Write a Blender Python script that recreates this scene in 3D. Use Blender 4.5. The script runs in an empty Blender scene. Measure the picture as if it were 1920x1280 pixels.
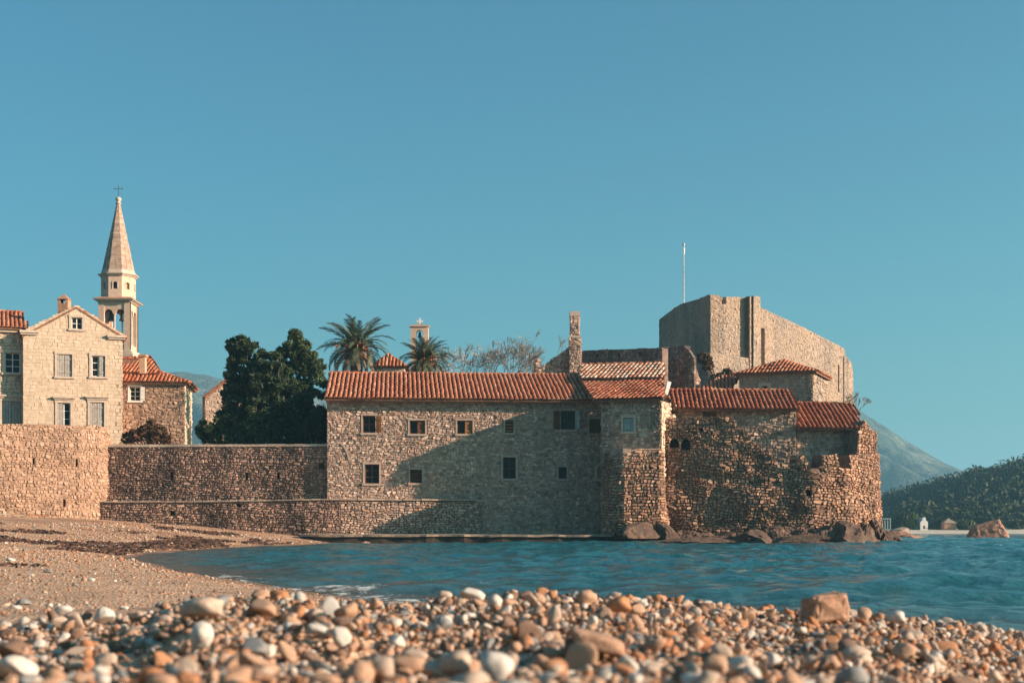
import bpy, bmesh, math, random
import numpy as np
from mathutils import Vector, Matrix, noise as mnoise
random.seed(5); rng = np.random.default_rng(5)
SC = bpy.context.scene; COL = SC.collection

# ------------------------------------------------------------------ camera, sky, sun, exposure
F = 2667.0; CH = 0.70; HY = 990.0          # focal length in photo pixels, eye height, horizon row
cam = bpy.data.cameras.new('camera'); camo = bpy.data.objects.new('camera', cam); COL.objects.link(camo)
camo.location = (0, 0, CH); camo.rotation_euler = (math.radians(90), 0, 0)
cam.lens = 50; cam.sensor_width = 36; cam.shift_y = (HY - 640) / 1920
cam.clip_start = 0.05; cam.clip_end = 9000
cam.dof.use_dof = True; cam.dof.focus_distance = 60; cam.dof.aperture_fstop = 5.0
SC.camera = camo
SUN = Vector((1.0, -0.25, 0.31)).normalized()
el = math.asin(SUN.z); az = math.atan2(SUN.x, SUN.y)
w = bpy.data.worlds.new('World'); SC.world = w; w.use_nodes = True
nt = w.node_tree; bg = nt.nodes['Background']
sky = nt.nodes.new('ShaderNodeTexSky'); sky.sky_type = 'NISHITA'; sky.sun_disc = False
sky.sun_elevation = el; sky.sun_rotation = az; sky.air_density = 1.0; sky.dust_density = 2.2; sky.ozone_density = 1.0
tint = nt.nodes.new('ShaderNodeMix'); tint.data_type = 'RGBA'; tint.blend_type = 'MULTIPLY'; tint.inputs[0].default_value = 1
tint.inputs[7].default_value = (0.29, 0.765, 0.88, 1)
nt.links.new(sky.outputs[0], tint.inputs[6]); nt.links.new(tint.outputs[2], bg.inputs[0])
bg.inputs[1].default_value = 0.066
sl = bpy.data.lights.new('sun', 'SUN'); sl.energy = 5.0; sl.angle = math.radians(0.53); sl.color = (1.0, 0.74, 0.575)
so = bpy.data.objects.new('sun', sl); COL.objects.link(so); so.location = (60, -20, 40)
so.rotation_euler = SUN.to_track_quat('Z', 'Y').to_euler()
SC.view_settings.view_transform = 'Standard'; SC.view_settings.look = 'None'
SC.view_settings.exposure = 1.25; SC.view_settings.gamma = 1
SC.render.engine = 'CYCLES'; SC.cycles.use_denoising = True
SC.cycles.max_bounces = 6; SC.cycles.volume_bounces = 0; SC.cycles.transparent_max_bounces = 6

# ------------------------------------------------------------------ helpers
def X(px, D): return (px - 960) / F * D
def Z(py, D): return CH + (HY - py) / F * D
def P(px, py, D): return np.array([X(px, D), D, Z(py, D)])

class B:
    """collects faces for one mesh"""
    def __init__(s): s.V = []; s.F = {}; s.n = 0; s.order = []
    def add(s, V, *Fs):
        V = np.asarray(V, float).reshape(-1, 3); s.V.append(V)
        for f in Fs:
            f = np.asarray(f, int)
            if f.size: s.F.setdefault(f.shape[1], []).append(f + s.n)
        s.n += len(V); return s
    def box(s, lo, hi):
        (a, b, c), (d, e, f) = lo, hi
        return s.hexa([(a,b,c),(d,b,c),(d,e,c),(a,e,c),(a,b,f),(d,b,f),(d,e,f),(a,e,f)])
    def hexa(s, v):
        return s.add(v, [(3,2,1,0),(4,5,6,7),(0,1,5,4),(1,2,6,5),(2,3,7,6),(3,0,4,7)])
    def fbox(s, fr, u0, u1, z0, z1, w0, w1):
        q = [(u0,z0,w1),(u1,z0,w1),(u1,z0,w0),(u0,z0,w0),(u0,z1,w1),(u1,z1,w1),(u1,z1,w0),(u0,z1,w0)]
        q = np.array(q); return s.hexa(fr.W(q[:,0], q[:,1], q[:,2]))
    def prism(s, poly, d):
        poly = np.asarray(poly, float); d = np.asarray(d, float); n = len(poly)
        i = np.arange(n); j = (i+1) % n
        return s.add(np.vstack([poly, poly+d]), np.stack([i, j, j+n, i+n], 1), [i[::-1]], [i+n])
    def tube(s, pts, rad, n=6):
        pts = np.asarray(pts, float); m = len(pts); V = []
        for k in range(m):
            t = pts[min(k+1, m-1)] - pts[max(k-1, 0)]; t = t/(np.linalg.norm(t)+1e-9)
            a = np.cross(t, (0,0,1) if abs(t[2]) < .9 else (1,0,0)); a /= np.linalg.norm(a); b = np.cross(t, a)
            th = np.arange(n)*2*math.pi/n
            V.append(pts[k] + rad[k]*(np.cos(th)[:,None]*a + np.sin(th)[:,None]*b))
        i = np.arange(n); j = (i+1) % n
        fs = np.concatenate([np.stack([k*n+i, k*n+j, (k+1)*n+j, (k+1)*n+i], 1) for k in range(m-1)])
        return s.add(np.concatenate(V), fs, [i[::-1]], [i+(m-1)*n])
    def lathe(s, c, prof, n=16, rot=0):
        V = []; th = rot + np.arange(n)*2*math.pi/n
        for r, z in prof: V.append(np.stack([c[0]+r*np.cos(th), c[1]+r*np.sin(th), np.full(n, z)], 1))
        i = np.arange(n); j = (i+1) % n; m = len(prof)
        fs = np.concatenate([np.stack([k*n+i, k*n+j, (k+1)*n+j, (k+1)*n+i], 1) for k in range(m-1)])
        return s.add(np.concatenate(V), fs, [i[::-1]], [i+(m-1)*n])
    def build(s, name, mat, parent=None, **k): return mk(name, np.concatenate(s.V), [np.concatenate(f) for f in s.F.values()], mat, parent, **k)

LOC = {}
def mk(name, V, Fs, mat, parent=None, smooth=False, kind=None, mi=None, loc=None):
    V = np.asarray(V, float).reshape(-1, 3)
    if loc is not None: V = V - np.asarray(loc)
    me = bpy.data.meshes.new(name)
    Fs = [np.asarray(f, int) for f in Fs if len(f)]
    loops = np.concatenate([f.ravel() for f in Fs]); size = np.concatenate([np.full(len(f), f.shape[1]) for f in Fs])
    start = np.concatenate([[0], np.cumsum(size)[:-1]])
    me.vertices.add(len(V)); me.loops.add(len(loops)); me.polygons.add(len(size))
    me.vertices.foreach_set('co', V.ravel()); me.loops.foreach_set('vertex_index', loops.astype(np.int32))
    me.polygons.foreach_set('loop_start', start.astype(np.int32))
    for m in (mat if isinstance(mat, (list, tuple)) else [mat]): me.materials.append(m)
    if mi is not None: me.polygons.foreach_set('material_index', np.asarray(mi, np.int32))
    me.polygons.foreach_set('use_smooth', np.full(len(size), bool(smooth)))
    me.update(calc_edges=True)
    return link(name, me, parent, kind, loc)
def link(name, me, parent=None, kind=None, loc=None):
    o = bpy.data.objects.new(name, me); COL.objects.link(o)
    if loc is not None: o.location = loc
    if parent is not None:
        o.parent = parent
        if parent in LOC: o.matrix_parent_inverse = Matrix.Translation(-Vector(LOC[parent]))
    if kind: o['kind'] = kind
    return o
def thing(name, label, cat, loc, group=None):
    o = bpy.data.objects.new(name, None); COL.objects.link(o); o.location = tuple(loc); o.empty_display_size = .3
    LOC[o] = tuple(loc); return tag(o, label, cat, group)
def tag(o, label, cat, group=None):
    o['label'] = label; o['category'] = cat
    if group: o['group'] = group
    return o

def vnoise(x, y, seed=0):
    r = np.random.default_rng(seed); T = r.random((256, 256)); xi = np.floor(x).astype(int); yi = np.floor(y).astype(int); fx = x-xi; fy = y-yi
    fx = fx*fx*(3-2*fx); fy = fy*fy*(3-2*fy); g = lambda a, b: T[a % 256, b % 256]
    return (g(xi,yi)*(1-fx)+g(xi+1,yi)*fx)*(1-fy)+(g(xi,yi+1)*(1-fx)+g(xi+1,yi+1)*fx)*fy-.5
def fbm(x, y, seed=0, o=5, gain=.5):
    s = 0; a = 1
    for k in range(o): s = s+a*vnoise(x*2**k+k*17.3, y*2**k+k*9.1, seed+k); a *= gain
    return s
class Fr:
    """a wall line in plan: u along it, z up, w out towards the viewer's side"""
    def __init__(s, pts, bat=None, lump=0, ls=.7):
        s.lump = lump; s.ls = ls; s.p = np.array(pts, float); s.d = np.diff(s.p, axis=0); s.L = np.linalg.norm(s.d, axis=1)
        s.d /= s.L[:, None]; s.c = np.concatenate([[0], np.cumsum(s.L)]); s.bat = bat
    def W(s, u, z, w):
        u = np.asarray(u, float); z = np.asarray(z, float)+0*u; w = np.asarray(w, float)+0*u
        if s.bat: w = w + s.bat(z)
        if s.lump: w = w + s.lump*fbm(u*s.ls+s.p[0,0], z*s.ls*1.3+7, 5, 3)
        i = np.clip(np.searchsorted(s.c, u, 'right')-1, 0, len(s.L)-1); t = u - s.c[i]; d = s.d[i]
        return np.stack([s.p[i,0]+d[:,0]*t+d[:,1]*w, s.p[i,1]+d[:,1]*t-d[:,0]*w, z], 1) if u.ndim else s.W(u[None], z, w)[0]
    def u(s, px):
        k = (px-960)/F; best = None
        for i in range(len(s.L)):
            p, d = s.p[i], s.d[i]; t = (k*p[1]-p[0])/(d[0]-k*d[1]+1e-12)
            lo = -1e9 if i == 0 else -1e-6; hi = 1e9 if i == len(s.L)-1 else s.L[i]+1e-6
            if lo <= t <= hi: best = s.c[i]+t; break
        return best if best is not None else s.c[-1]
    def y(s, u): i = int(np.clip(np.searchsorted(s.c, u, 'right')-1, 0, len(s.L)-1)); return s.p[i,1]+s.d[i,1]*(u-s.c[i])
    def z(s, px, py): return Z(py, s.y(s.u(px)))
    def rect(s, x0, y0, x1, y1):
        m = (x0+x1)/2; return (s.u(x0), s.u(x1), s.z(m, y1), s.z(m, y0))
    def top(s, pp):
        us = np.array([s.u(a) for a, _ in pp]); zs = np.array([s.z(a, b) for a, b in pp])
        f = lambda u: np.interp(u, us, zs); f.us = us; return f
def pf(*pd, bat=None, lump=0, ls=.7): return Fr([(X(px, D), D) for px, D in pd], bat, lump, ls)

def wall(fr, parent, u0, u1, zb, top, ops, T, mat, name='wall', rec=.3, through=(), step=.3):
    br = {u0, u1}; tf = top if callable(top) else (lambda u: np.full(np.shape(u), top))
    for o in list(ops)+list(through): br |= {o[0], o[1]}
    if callable(top): br |= {float(a) for a in top.us} | {float(a) for a in np.arange(u0, u1, step)}
    br |= {float(a) for a in fr.c}
    if fr.lump: br |= {float(a) for a in np.arange(u0, u1, .35)}
    br = sorted(b for b in br if u0-1e-9 <= b <= u1+1e-9); b = B()
    def q(uu, zz, ww): b.add(fr.W(np.array(uu), np.array(zz), np.array(ww)), [(0,1,2,3)])
    for a, c in zip(br[:-1], br[1:]):
        if c-a < 1e-5: continue
        ta, tc = float(tf(a+1e-6)), float(tf(c-1e-6)); m = (a+c)/2
        iv = sorted((o[2], o[3]) for o in list(ops)+list(through) if o[0] < m < o[1])
        z = zb
        for lo, hi in iv+[(None, None)]:
            za, zc = (ta, tc) if lo is None else (lo, lo); k = max(1, int((min(za, zc)-z)/.3)) if fr.lump else 1
            for i in range(k): f0, f1 = i/k, (i+1)/k; q((a,c,c,a), (z+(za-z)*f0, z+(zc-z)*f0, z+(zc-z)*f1, z+(za-z)*f1), (0,)*4)
            if lo is not None: z = hi
        ivt = sorted((o[2], o[3]) for o in through if o[0] < m < o[1]); z = zb
        for lo, hi in ivt+[(None, None)]:
            if lo is None: q((c,a,a,c), (z,z,ta,tc), (-T,)*4)
            else: q((c,a,a,c), (z,z,lo,lo), (-T,)*4); z = hi
        q((a,c,c,a), (ta,tc,tc,ta), (0,0,-T,-T))
    q((u0,u0,u0,u0), (zb,zb,float(tf(u0)),float(tf(u0))), (-T,0,0,-T)); q((u1,u1,u1,u1), (zb,zb,float(tf(u1)),float(tf(u1))), (0,-T,-T,0))
    for o in list(ops)+list(through):
        r = rec if o in ops else T
        u_, v_, lo, hi = o[:4]
        q((u_,v_,v_,u_), (lo,lo,lo,lo), (0,0,-r,-r)); q((u_,v_,v_,u_), (hi,hi,hi,hi), (-r,-r,0,0))
        q((u_,u_,u_,u_), (lo,lo,hi,hi), (0,-r,-r,0)); q((v_,v_,v_,v_), (lo,lo,hi,hi), (-r,0,0,-r))
        if o in ops: q((u_,v_,v_,u_), (lo,lo,hi,hi), (-r,)*4)
    return b.build(name, mat, parent)

def masonry(fr, parent, u0, u1, zb, top, ops, mat, ch=.15, sw=.24, jit=.18, gap=.016, proud=.035, ngon=8, seed=1, miss=.0, wave=.03, pv=.5, name='stones'):
    r = np.random.default_rng(seed); tf = top if callable(top) else (lambda u: np.full(np.shape(u), top))
    R = []; z = zb; zmax = float(np.max(tf(np.linspace(u0, u1, 200))))
    while z < zmax:
        h = ch*r.choice([.62,.8,1.,1.15,1.5], p=[.15,.25,.3,.2,.1])*r.uniform(.92, 1.08) if ngon > 4 else ch*r.uniform(.88, 1.12); u = u0 - r.uniform(0, sw*.5)
        while u < u1:
            l = sw*r.choice([.5,.75,1.,1.3,2.], p=[.17,.27,.28,.2,.08])*r.uniform(.88,1.12)*(.8+.2*h/ch) if ngon > 4 else sw*r.uniform(.75, 1.3)
            a, c = max(u, u0), min(u+l, u1); u += l
            if c-a < .05: continue
            t = float(tf((a+c)/2)); z1 = min(z+h, t)
            if z1-z < .05: continue
            parts = [(a, c, z, z1)]
            for o in ops:
                nx = []
                for (a_, c_, lo, hi) in parts:
                    if c_ <= o[0] or a_ >= o[1] or hi <= o[2] or lo >= o[3]: nx.append((a_, c_, lo, hi)); continue
                    if a_ < o[0]: nx.append((a_, o[0], lo, hi))
                    if c_ > o[1]: nx.append((o[1], c_, lo, hi))
                    m0, m1 = max(a_, o[0]), min(c_, o[1])
                    if lo < o[2]: nx.append((m0, m1, lo, o[2]))
                    if hi > o[3]: nx.append((m0, m1, o[3], hi))
                parts = nx
            for p in parts:
                if p[1]-p[0] < .05 or p[3]-p[2] < .035 or r.random() < miss: continue
                if ngon == 8 and r.random() < .16 and p[3]-p[2] > .1:
                    zm = p[2]+(p[3]-p[2])*r.uniform(.35, .65); R += [(p[0], p[1], p[2], zm), (p[0], p[1], zm, p[3])]
                else: R.append(p)
        z += h
    R = np.array(R); n = len(R)
    cu = (R[:,0]+R[:,1])/2; cz = (R[:,2]+R[:,3])/2; a = (R[:,1]-R[:,0])/2-gap/2; b = (R[:,3]-R[:,2])/2-gap/2
    if ngon == 8:
        k = .70; T = np.array([(1,-k*.8),(1,k*.8),(k,1),(-k,1),(-1,k*.8),(-1,-k*.8),(-k,-1),(k,-1)])
    else: T = np.array([(1,-1),(1,1),(-1,1),(-1,-1)])
    m = len(T)
    Q = T[None] * (1 + r.uniform(-jit, jit*.5, (n, m, 2)))
    th = r.normal(0, .20 if ngon == 8 else .0, n); c_, s_ = np.cos(th)[:,None], np.sin(th)[:,None]
    qx, qz = Q[:,:,0]*a[:,None], Q[:,:,1]*b[:,None]
    qx, qz = qx*c_-qz*s_, qx*s_+qz*c_
    wz = (wave*np.sin(cu*1.7+cz*.9+seed)+wave*.8*np.sin(cu*4.3-cz*2.1+seed*2))*(zb+.4 < cz)
    if ngon == 8: wz = wz+r.normal(0, .09, n)*b; sc_ = np.exp(r.normal(.03, .14, (n, 2))); a = a*sc_[:,0]; b = b*sc_[:,1]
    pr = proud*(1-pv+2*pv*r.random(n)); tx = r.normal(0, .14, n); tz = r.normal(0, .14, n)
    V = np.empty((n, 3, m, 3))
    for k, (sc, wf) in enumerate(((1.0, None), (.97, .6), (.80 if ngon == 8 else .86, 1.0))):
        V[:,k,:,0] = cu[:,None]+qx*sc; V[:,k,:,1] = cz[:,None]+wz[:,None]+qz*sc
        V[:,k,:,2] = -.04 if wf is None else pr[:,None]*wf + (qx*tx[:,None]+qz*tz[:,None])*wf*(1 if ngon == 8 else .25)
    W = fr.W(V[...,0].ravel(), V[...,1].ravel(), V[...,2].ravel())
    base = (np.arange(n)*3*m)[:,None,None]; i = np.arange(m); j = (i+1) % m
    f = np.concatenate([np.stack([kk*m+i, kk*m+j, (kk+1)*m+j, (kk+1)*m+i], 1) for kk in (0, 1)])[None]+base
    cap = (2*m+i)[None,None]+base
    return mk(name, W, [f.reshape(-1, 4), cap.reshape(-1, m)], mat, parent, kind='stuff')

# ------------------------------------------------------------------ materials
def nodes(name):
    m = bpy.data.materials.new(name); m.use_nodes = True; t = m.node_tree
    return m, t, t.nodes['Principled BSDF'], (lambda k: t.nodes.new('ShaderNode'+k)), t.links.new
def ramp(N, cols, pos=None):
    r = N('ValToRGB'); e = r.color_ramp.elements; n = len(cols); pos = pos or [i/(n-1) for i in range(n)]
    while len(e) < n: e.new(.5)
    for x, p, c in zip(e, pos, cols): x.position = p; x.color = (*c, 1) if len(c) == 3 else c
    return r
def noise(N, L, co, scale, detail=5, rough=.6, stretch=None):
    n = N('TexNoise'); n.inputs['Scale'].default_value = scale; n.inputs['Detail'].default_value = detail; n.inputs['Roughness'].default_value = rough
    if stretch:
        mp = N('Mapping'); mp.inputs['Scale'].default_value = stretch; L(co, mp.inputs[0]); co = mp.outputs[0]
    L(co, n.inputs['Vector']); return n.outputs['Fac']
def mixc(N, L, f, a, b, mode='MIX'):
    m = N('Mix'); m.data_type = 'RGBA'; m.blend_type = mode
    for i, v in ((0, f), (6, a), (7, b)):
        if hasattr(v, 'is_output'): L(v, m.inputs[i])
        else: m.inputs[i].default_value = v if i == 0 else (*v, 1)
    return m.outputs[2]
def surf(name, cols, src='island', fine=5, var=.45, stain=None, stain2=None, rough=.92, bump=.5, bscale=25, bdist=.02, spec=.25):
    m, t, p, N, L = nodes(name); co = N('TexCoord').outputs['Object']
    if any(k in name for k in ('rubble', 'mortar', 'stone', 'concrete')):
        wm = lambda c: (c[0]*1.07, c[1]*.95, c[2]*.89); cols = [wm(c) for c in cols]
    if src == 'island': f = N('NewGeometry').outputs['Random Per Island']
    elif src == 'object': f = N('ObjectInfo').outputs['Random']
    else:
        f = noise(N, L, co, src, 6, .65); mr = N('MapRange'); mr.inputs[1].default_value = .3; mr.inputs[2].default_value = .7; L(f, mr.inputs[0]); f = mr.outputs[0]
    r = ramp(N, cols); L(f, r.inputs[0]); c = r.outputs[0]
    g = ramp(N, [(1-var,)*3, (1+var*.5,)*3], [.32, .68]); L(noise(N, L, co, fine, 7, .7), g.inputs[0])
    c = mixc(N, L, 1.0, c, g.outputs[0], 'MULTIPLY')
    for st in (stain, stain2):
        if st:
            col, scale, lo, hi, stretch, amt = st
            sr = ramp(N, [(0,0,0), (amt,)*3], [lo, hi]); L(noise(N, L, co, scale, 6, .68, stretch), sr.inputs[0])
            c = mixc(N, L, sr.outputs[0], c, col)
    L(c, p.inputs['Base Color']); p.inputs['Roughness'].default_value = rough; p.inputs['Specular IOR Level'].default_value = spec
    if bump:
        bn = N('Bump'); bn.inputs['Strength'].default_value = bump; bn.inputs['Distance'].default_value = bdist
        L(noise(N, L, co, bscale, 6, .7), bn.inputs['Height']); L(bn.outputs[0], p.inputs['Normal'])
    return m
DK = (.075,.06,.05)
M = {}
M['house'] = surf('house_rubble', [(.26,.195,.155),(.62,.49,.39),(.42,.33,.27),(.74,.62,.51),(.50,.32,.225),(.33,.26,.215),(.66,.53,.43),(.22,.165,.135)], stain=((.20,.15,.12), .45, .52, .72, (1,1,.6), .65), stain2=((.33,.19,.12), .8, .54, .70, (1.6,1.6,.3), .6))
M['house_mortar'] = surf('house_mortar', [(.36,.28,.22),(.50,.40,.32)], src=1.2, stain=((.16,.12,.10), .5, .52, .72, (1,1,.6), .6))
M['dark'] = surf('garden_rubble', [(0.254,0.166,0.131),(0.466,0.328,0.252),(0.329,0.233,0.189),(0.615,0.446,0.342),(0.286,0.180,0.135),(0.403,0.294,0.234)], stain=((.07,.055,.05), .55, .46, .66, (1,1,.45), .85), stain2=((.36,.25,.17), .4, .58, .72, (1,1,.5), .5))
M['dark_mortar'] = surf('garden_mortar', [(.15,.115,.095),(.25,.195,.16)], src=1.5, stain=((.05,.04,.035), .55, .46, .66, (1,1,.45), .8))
M['warm'] = surf('bastion_ochre_rubble', [(0.365,0.259,0.184),(0.444,0.324,0.232),(0.396,0.274,0.192),(0.491,0.367,0.274),(0.333,0.238,0.178)], stain=((.18,.12,.09), .6, .56, .74, (1,1,.5), .75), stain2=((.62,.54,.45), .5, .6, .75, None, .6))
M['warm_mortar'] = surf('bastion_ochre_mortar', [(0.303,0.206,0.144),(0.378,0.268,0.189)], src=1.2)
M['sea'] = surf('sea_bastion_rubble', [(0.302,0.187,0.129),(0.529,0.340,0.228),(0.403,0.253,0.168),(0.654,0.439,0.297),(0.352,0.209,0.139)], stain=((.075,.055,.045), .38, .47, .68, (1,1,.7), .85), stain2=((.5,.36,.24), .5, .62, .76, None, .5))
M['sea_mortar'] = surf('sea_bastion_mortar', [(.13,.09,.07),(.25,.18,.13)], src=1.2)
M['fort'] = surf('fort_rubble', [(0.353,0.300,0.244),(0.411,0.350,0.284),(0.378,0.316,0.252),(0.445,0.383,0.309)], stain=((.13,.125,.12), .35, .46, .66, (1.8,1.8,.18), .75), stain2=((.52,.34,.21), .25, .48, .66, None, .55))
M['fort_mortar'] = surf('fort_mortar', [(0.332,0.277,0.220),(0.402,0.337,0.271)], src=.8, stain=((.15,.14,.13), .35, .5, .7, (1.6,1.6,.22), .7))
M['cream'] = surf('cream_ashlar', [(0.583,0.454,0.322),(0.612,0.479,0.345),(0.593,0.454,0.322),(0.632,0.497,0.367),(0.554,0.420,0.293)], var=.18, stain=((.42,.30,.20), .5, .58, .76, (1.5,1.5,.35), .5), bump=.2)
M['cream_mortar'] = surf('cream_mortar', [(0.475,0.359,0.248),(0.531,0.402,0.283)], src=1.5, var=.2)
M['trim'] = surf('pale_dressed_stone', [(0.486,0.421,0.348),(0.567,0.502,0.421)], src=2., var=.2, stain=((.32,.25,.19), .9, .6, .75, (2,2,.4), .5), bump=.2)
M['trimh'] = surf('weathered_dressed_stone', [(.40,.33,.27),(.50,.42,.35)], src=2., var=.3, stain=((.26,.17,.12), .9, .55, .75, (2,2,.4), .5), bump=.3)
M['towerst'] = surf('tower_limestone', [(0.564,0.436,0.339),(0.643,0.509,0.400)], src=1.4, var=.2, stain=((.38,.26,.19), .5, .55, .75, (1.5,1.5,.35), .5), bump=.25)
M['spire'] = surf('spire_limestone', [(0.419,0.322,0.248),(0.539,0.414,0.316),(0.359,0.276,0.222),(0.598,0.461,0.350)], var=.35, stain=((.22,.18,.15), .6, .5, .7, (1,1,.6), .5))
M['brick'] = surf('chimney_brick', [(.42,.20,.11),(.52,.28,.17),(.36,.18,.11)], src=6., var=.3)
TC = [(.36,.095,.04),(.47,.15,.065),(.55,.21,.10),(.42,.13,.06),(.60,.29,.16),(.33,.10,.05)]
M['tile'] = surf('clay_tile', [(.44,.145,.07),(.52,.19,.095),(.57,.23,.12),(.40,.13,.065),(.62,.30,.18)], src='object', fine=9, var=.3, bump=.2)
M['tileisl'] = surf('clay_tile_upper', [(.44,.145,.07),(.52,.19,.095),(.57,.23,.12),(.40,.13,.065),(.62,.30,.18)], src='island', fine=9, var=.3, bump=.2)
M['tiledark'] = surf('dark_clay_tile', [(0.279,0.072,0.032),(0.394,0.120,0.056),(0.344,0.096,0.044),(0.459,0.192,0.104),(0.246,0.064,0.032)], src='object', fine=9, var=.4, bump=.3)
M['tileold'] = surf('old_clay_tile', [(.40,.15,.08),(.62,.42,.30),(.50,.22,.12),(.68,.52,.40),(.44,.17,.09)], src='object', fine=9, var=.4, bump=.3)
M['tilei'] = surf('clay_tile_far', TC, src='island', fine=6, var=.4, bump=.3)
M['pan'] = surf('clay_pan_tile', [(.26,.075,.035),(.36,.12,.06),(.30,.09,.045)], src='island', fine=6, var=.4)
M['slab'] = surf('roof_bed', [(.22,.10,.06),(.30,.15,.09)], src=2.)
M['wood'] = surf('brown_wood', [(.13,.055,.03),(.20,.09,.045)], src=4., fine=14, bump=.3)
M['woodl'] = surf('orange_wood', [(.30,.12,.045),(.40,.18,.08)], src=4., fine=14, bump=.3)
M['woodg'] = surf('grey_wood', [(.34,.30,.26),(.48,.43,.37)], src=5., fine=12, var=.4, stain=((.16,.12,.10), 2, .55, .75, (3,3,.3), .7))
M['white'] = surf('white_paint', [(.72,.69,.63),(.80,.77,.70)], src=3., var=.1, bump=.1)
M['teal'] = surf('pale_teal_paint', [(.30,.36,.34),(.38,.44,.41)], src=3., var=.2)
M['iron'] = surf('dark_iron', [(.04,.04,.04),(.07,.06,.05)], src=8., rough=.6)
M['pole'] = surf('pole_paint', [(.55,.55,.52),(.62,.62,.58)], src=3., rough=.5, bump=0)
M['bronze'] = surf('bell_bronze', [(.06,.07,.06),(.10,.10,.08)], src=6., rough=.5)
m, t, p, N, L = nodes('window_glass'); p.inputs['Base Color'].default_value = (.012,.014,.015,1); p.inputs['Roughness'].default_value = .2; p.inputs['Specular IOR Level'].default_value = .18; M['glass'] = m
m, t, p, N, L = nodes('interior_black'); p.inputs['Base Color'].default_value = (.012,.011,.010,1); p.inputs['Roughness'].default_value = .9; M['black'] = m
M['rock'] = surf('sea_crag', [(.09,.055,.04),(.19,.12,.085),(.14,.085,.06),(.26,.165,.115)], src=1.3, fine=4, var=.55, stain=((.06,.045,.038), .8, .5, .68, None, .7), bump=.9, bscale=7, bdist=.12)
M['rockred'] = surf('red_sea_rock', [(.26,.13,.085),(.38,.20,.13),(.46,.29,.21)], src=.9, fine=3, var=.5, bump=.9, bscale=4, bdist=.15)
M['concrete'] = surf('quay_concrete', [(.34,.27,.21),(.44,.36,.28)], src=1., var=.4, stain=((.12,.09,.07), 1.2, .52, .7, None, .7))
M['quayside'] = surf('dark_quay_side', [(.05,.035,.028),(.10,.07,.052)], src=1.5, var=.5)  # front face much darker than the deck
M['soil'] = surf('headland_soil', [(.16,.13,.08),(.24,.19,.12)], src=.5)
def leaf(name, cols, tr=.25):
    m, t, p, N, L = nodes(name); r = ramp(N, cols); L(N('NewGeometry').outputs['Random Per Island'], r.inputs[0])
    L(r.outputs[0], p.inputs['Base Color']); p.inputs['Roughness'].default_value = .6; p.inputs['Specular IOR Level'].default_value = .3
    tl = N('BsdfTranslucent'); L(r.outputs[0], tl.inputs[0]); mx = N('MixShader'); mx.inputs[0].default_value = tr
    L(p.outputs[0], mx.inputs[1]); L(tl.outputs[0], mx.inputs[2]); L(mx.outputs[0], t.nodes['Material Output'].inputs[0]); return m
M['leafdark'] = leaf('cypress_foliage', [(.025,.038,.020),(.045,.068,.030),(.085,.110,.045)], .3)
M['leafmid'] = leaf('broadleaf_foliage', [(.035,.058,.028),(.07,.10,.04),(.15,.18,.07)], .35)
M['leafbrown'] = leaf('dry_foliage', [(.10,.045,.025),(.17,.08,.04),(.12,.09,.04)], .2)
M['leafhill'] = leaf('hill_foliage', [(.014,.024,.014),(.035,.052,.024),(.10,.11,.045)], .1)
M['leafhill'] = surf('hill_foliage', [(.016,.030,.013),(.034,.052,.020),(.024,.040,.016),(.070,.082,.030),(.02,.034,.014)], src=.16, fine=.9, var=.5, rough=.7, bump=0)
M['leafpale'] = leaf('pale_green_foliage', [(.10,.14,.05),(.16,.20,.07)], .25)
M['frond'] = leaf('palm_frond', [(.055,.075,.040),(.09,.11,.055),(.13,.14,.075)], .2)
M['deadfrond'] = leaf('dry_palm_frond', [(.22,.16,.10),(.32,.24,.15)], .2)
M['dates'] = leaf('orange_fruit_stalk', [(.50,.17,.045),(.62,.25,.07)], .1)
M['bark'] = surf('bark', [(.12,.085,.06),(.20,.15,.11)], src=5., bump=.6)
M['twig'] = surf('bare_twigs', [(.26,.22,.19),(.34,.30,.26)], src=5., bump=0)

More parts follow.
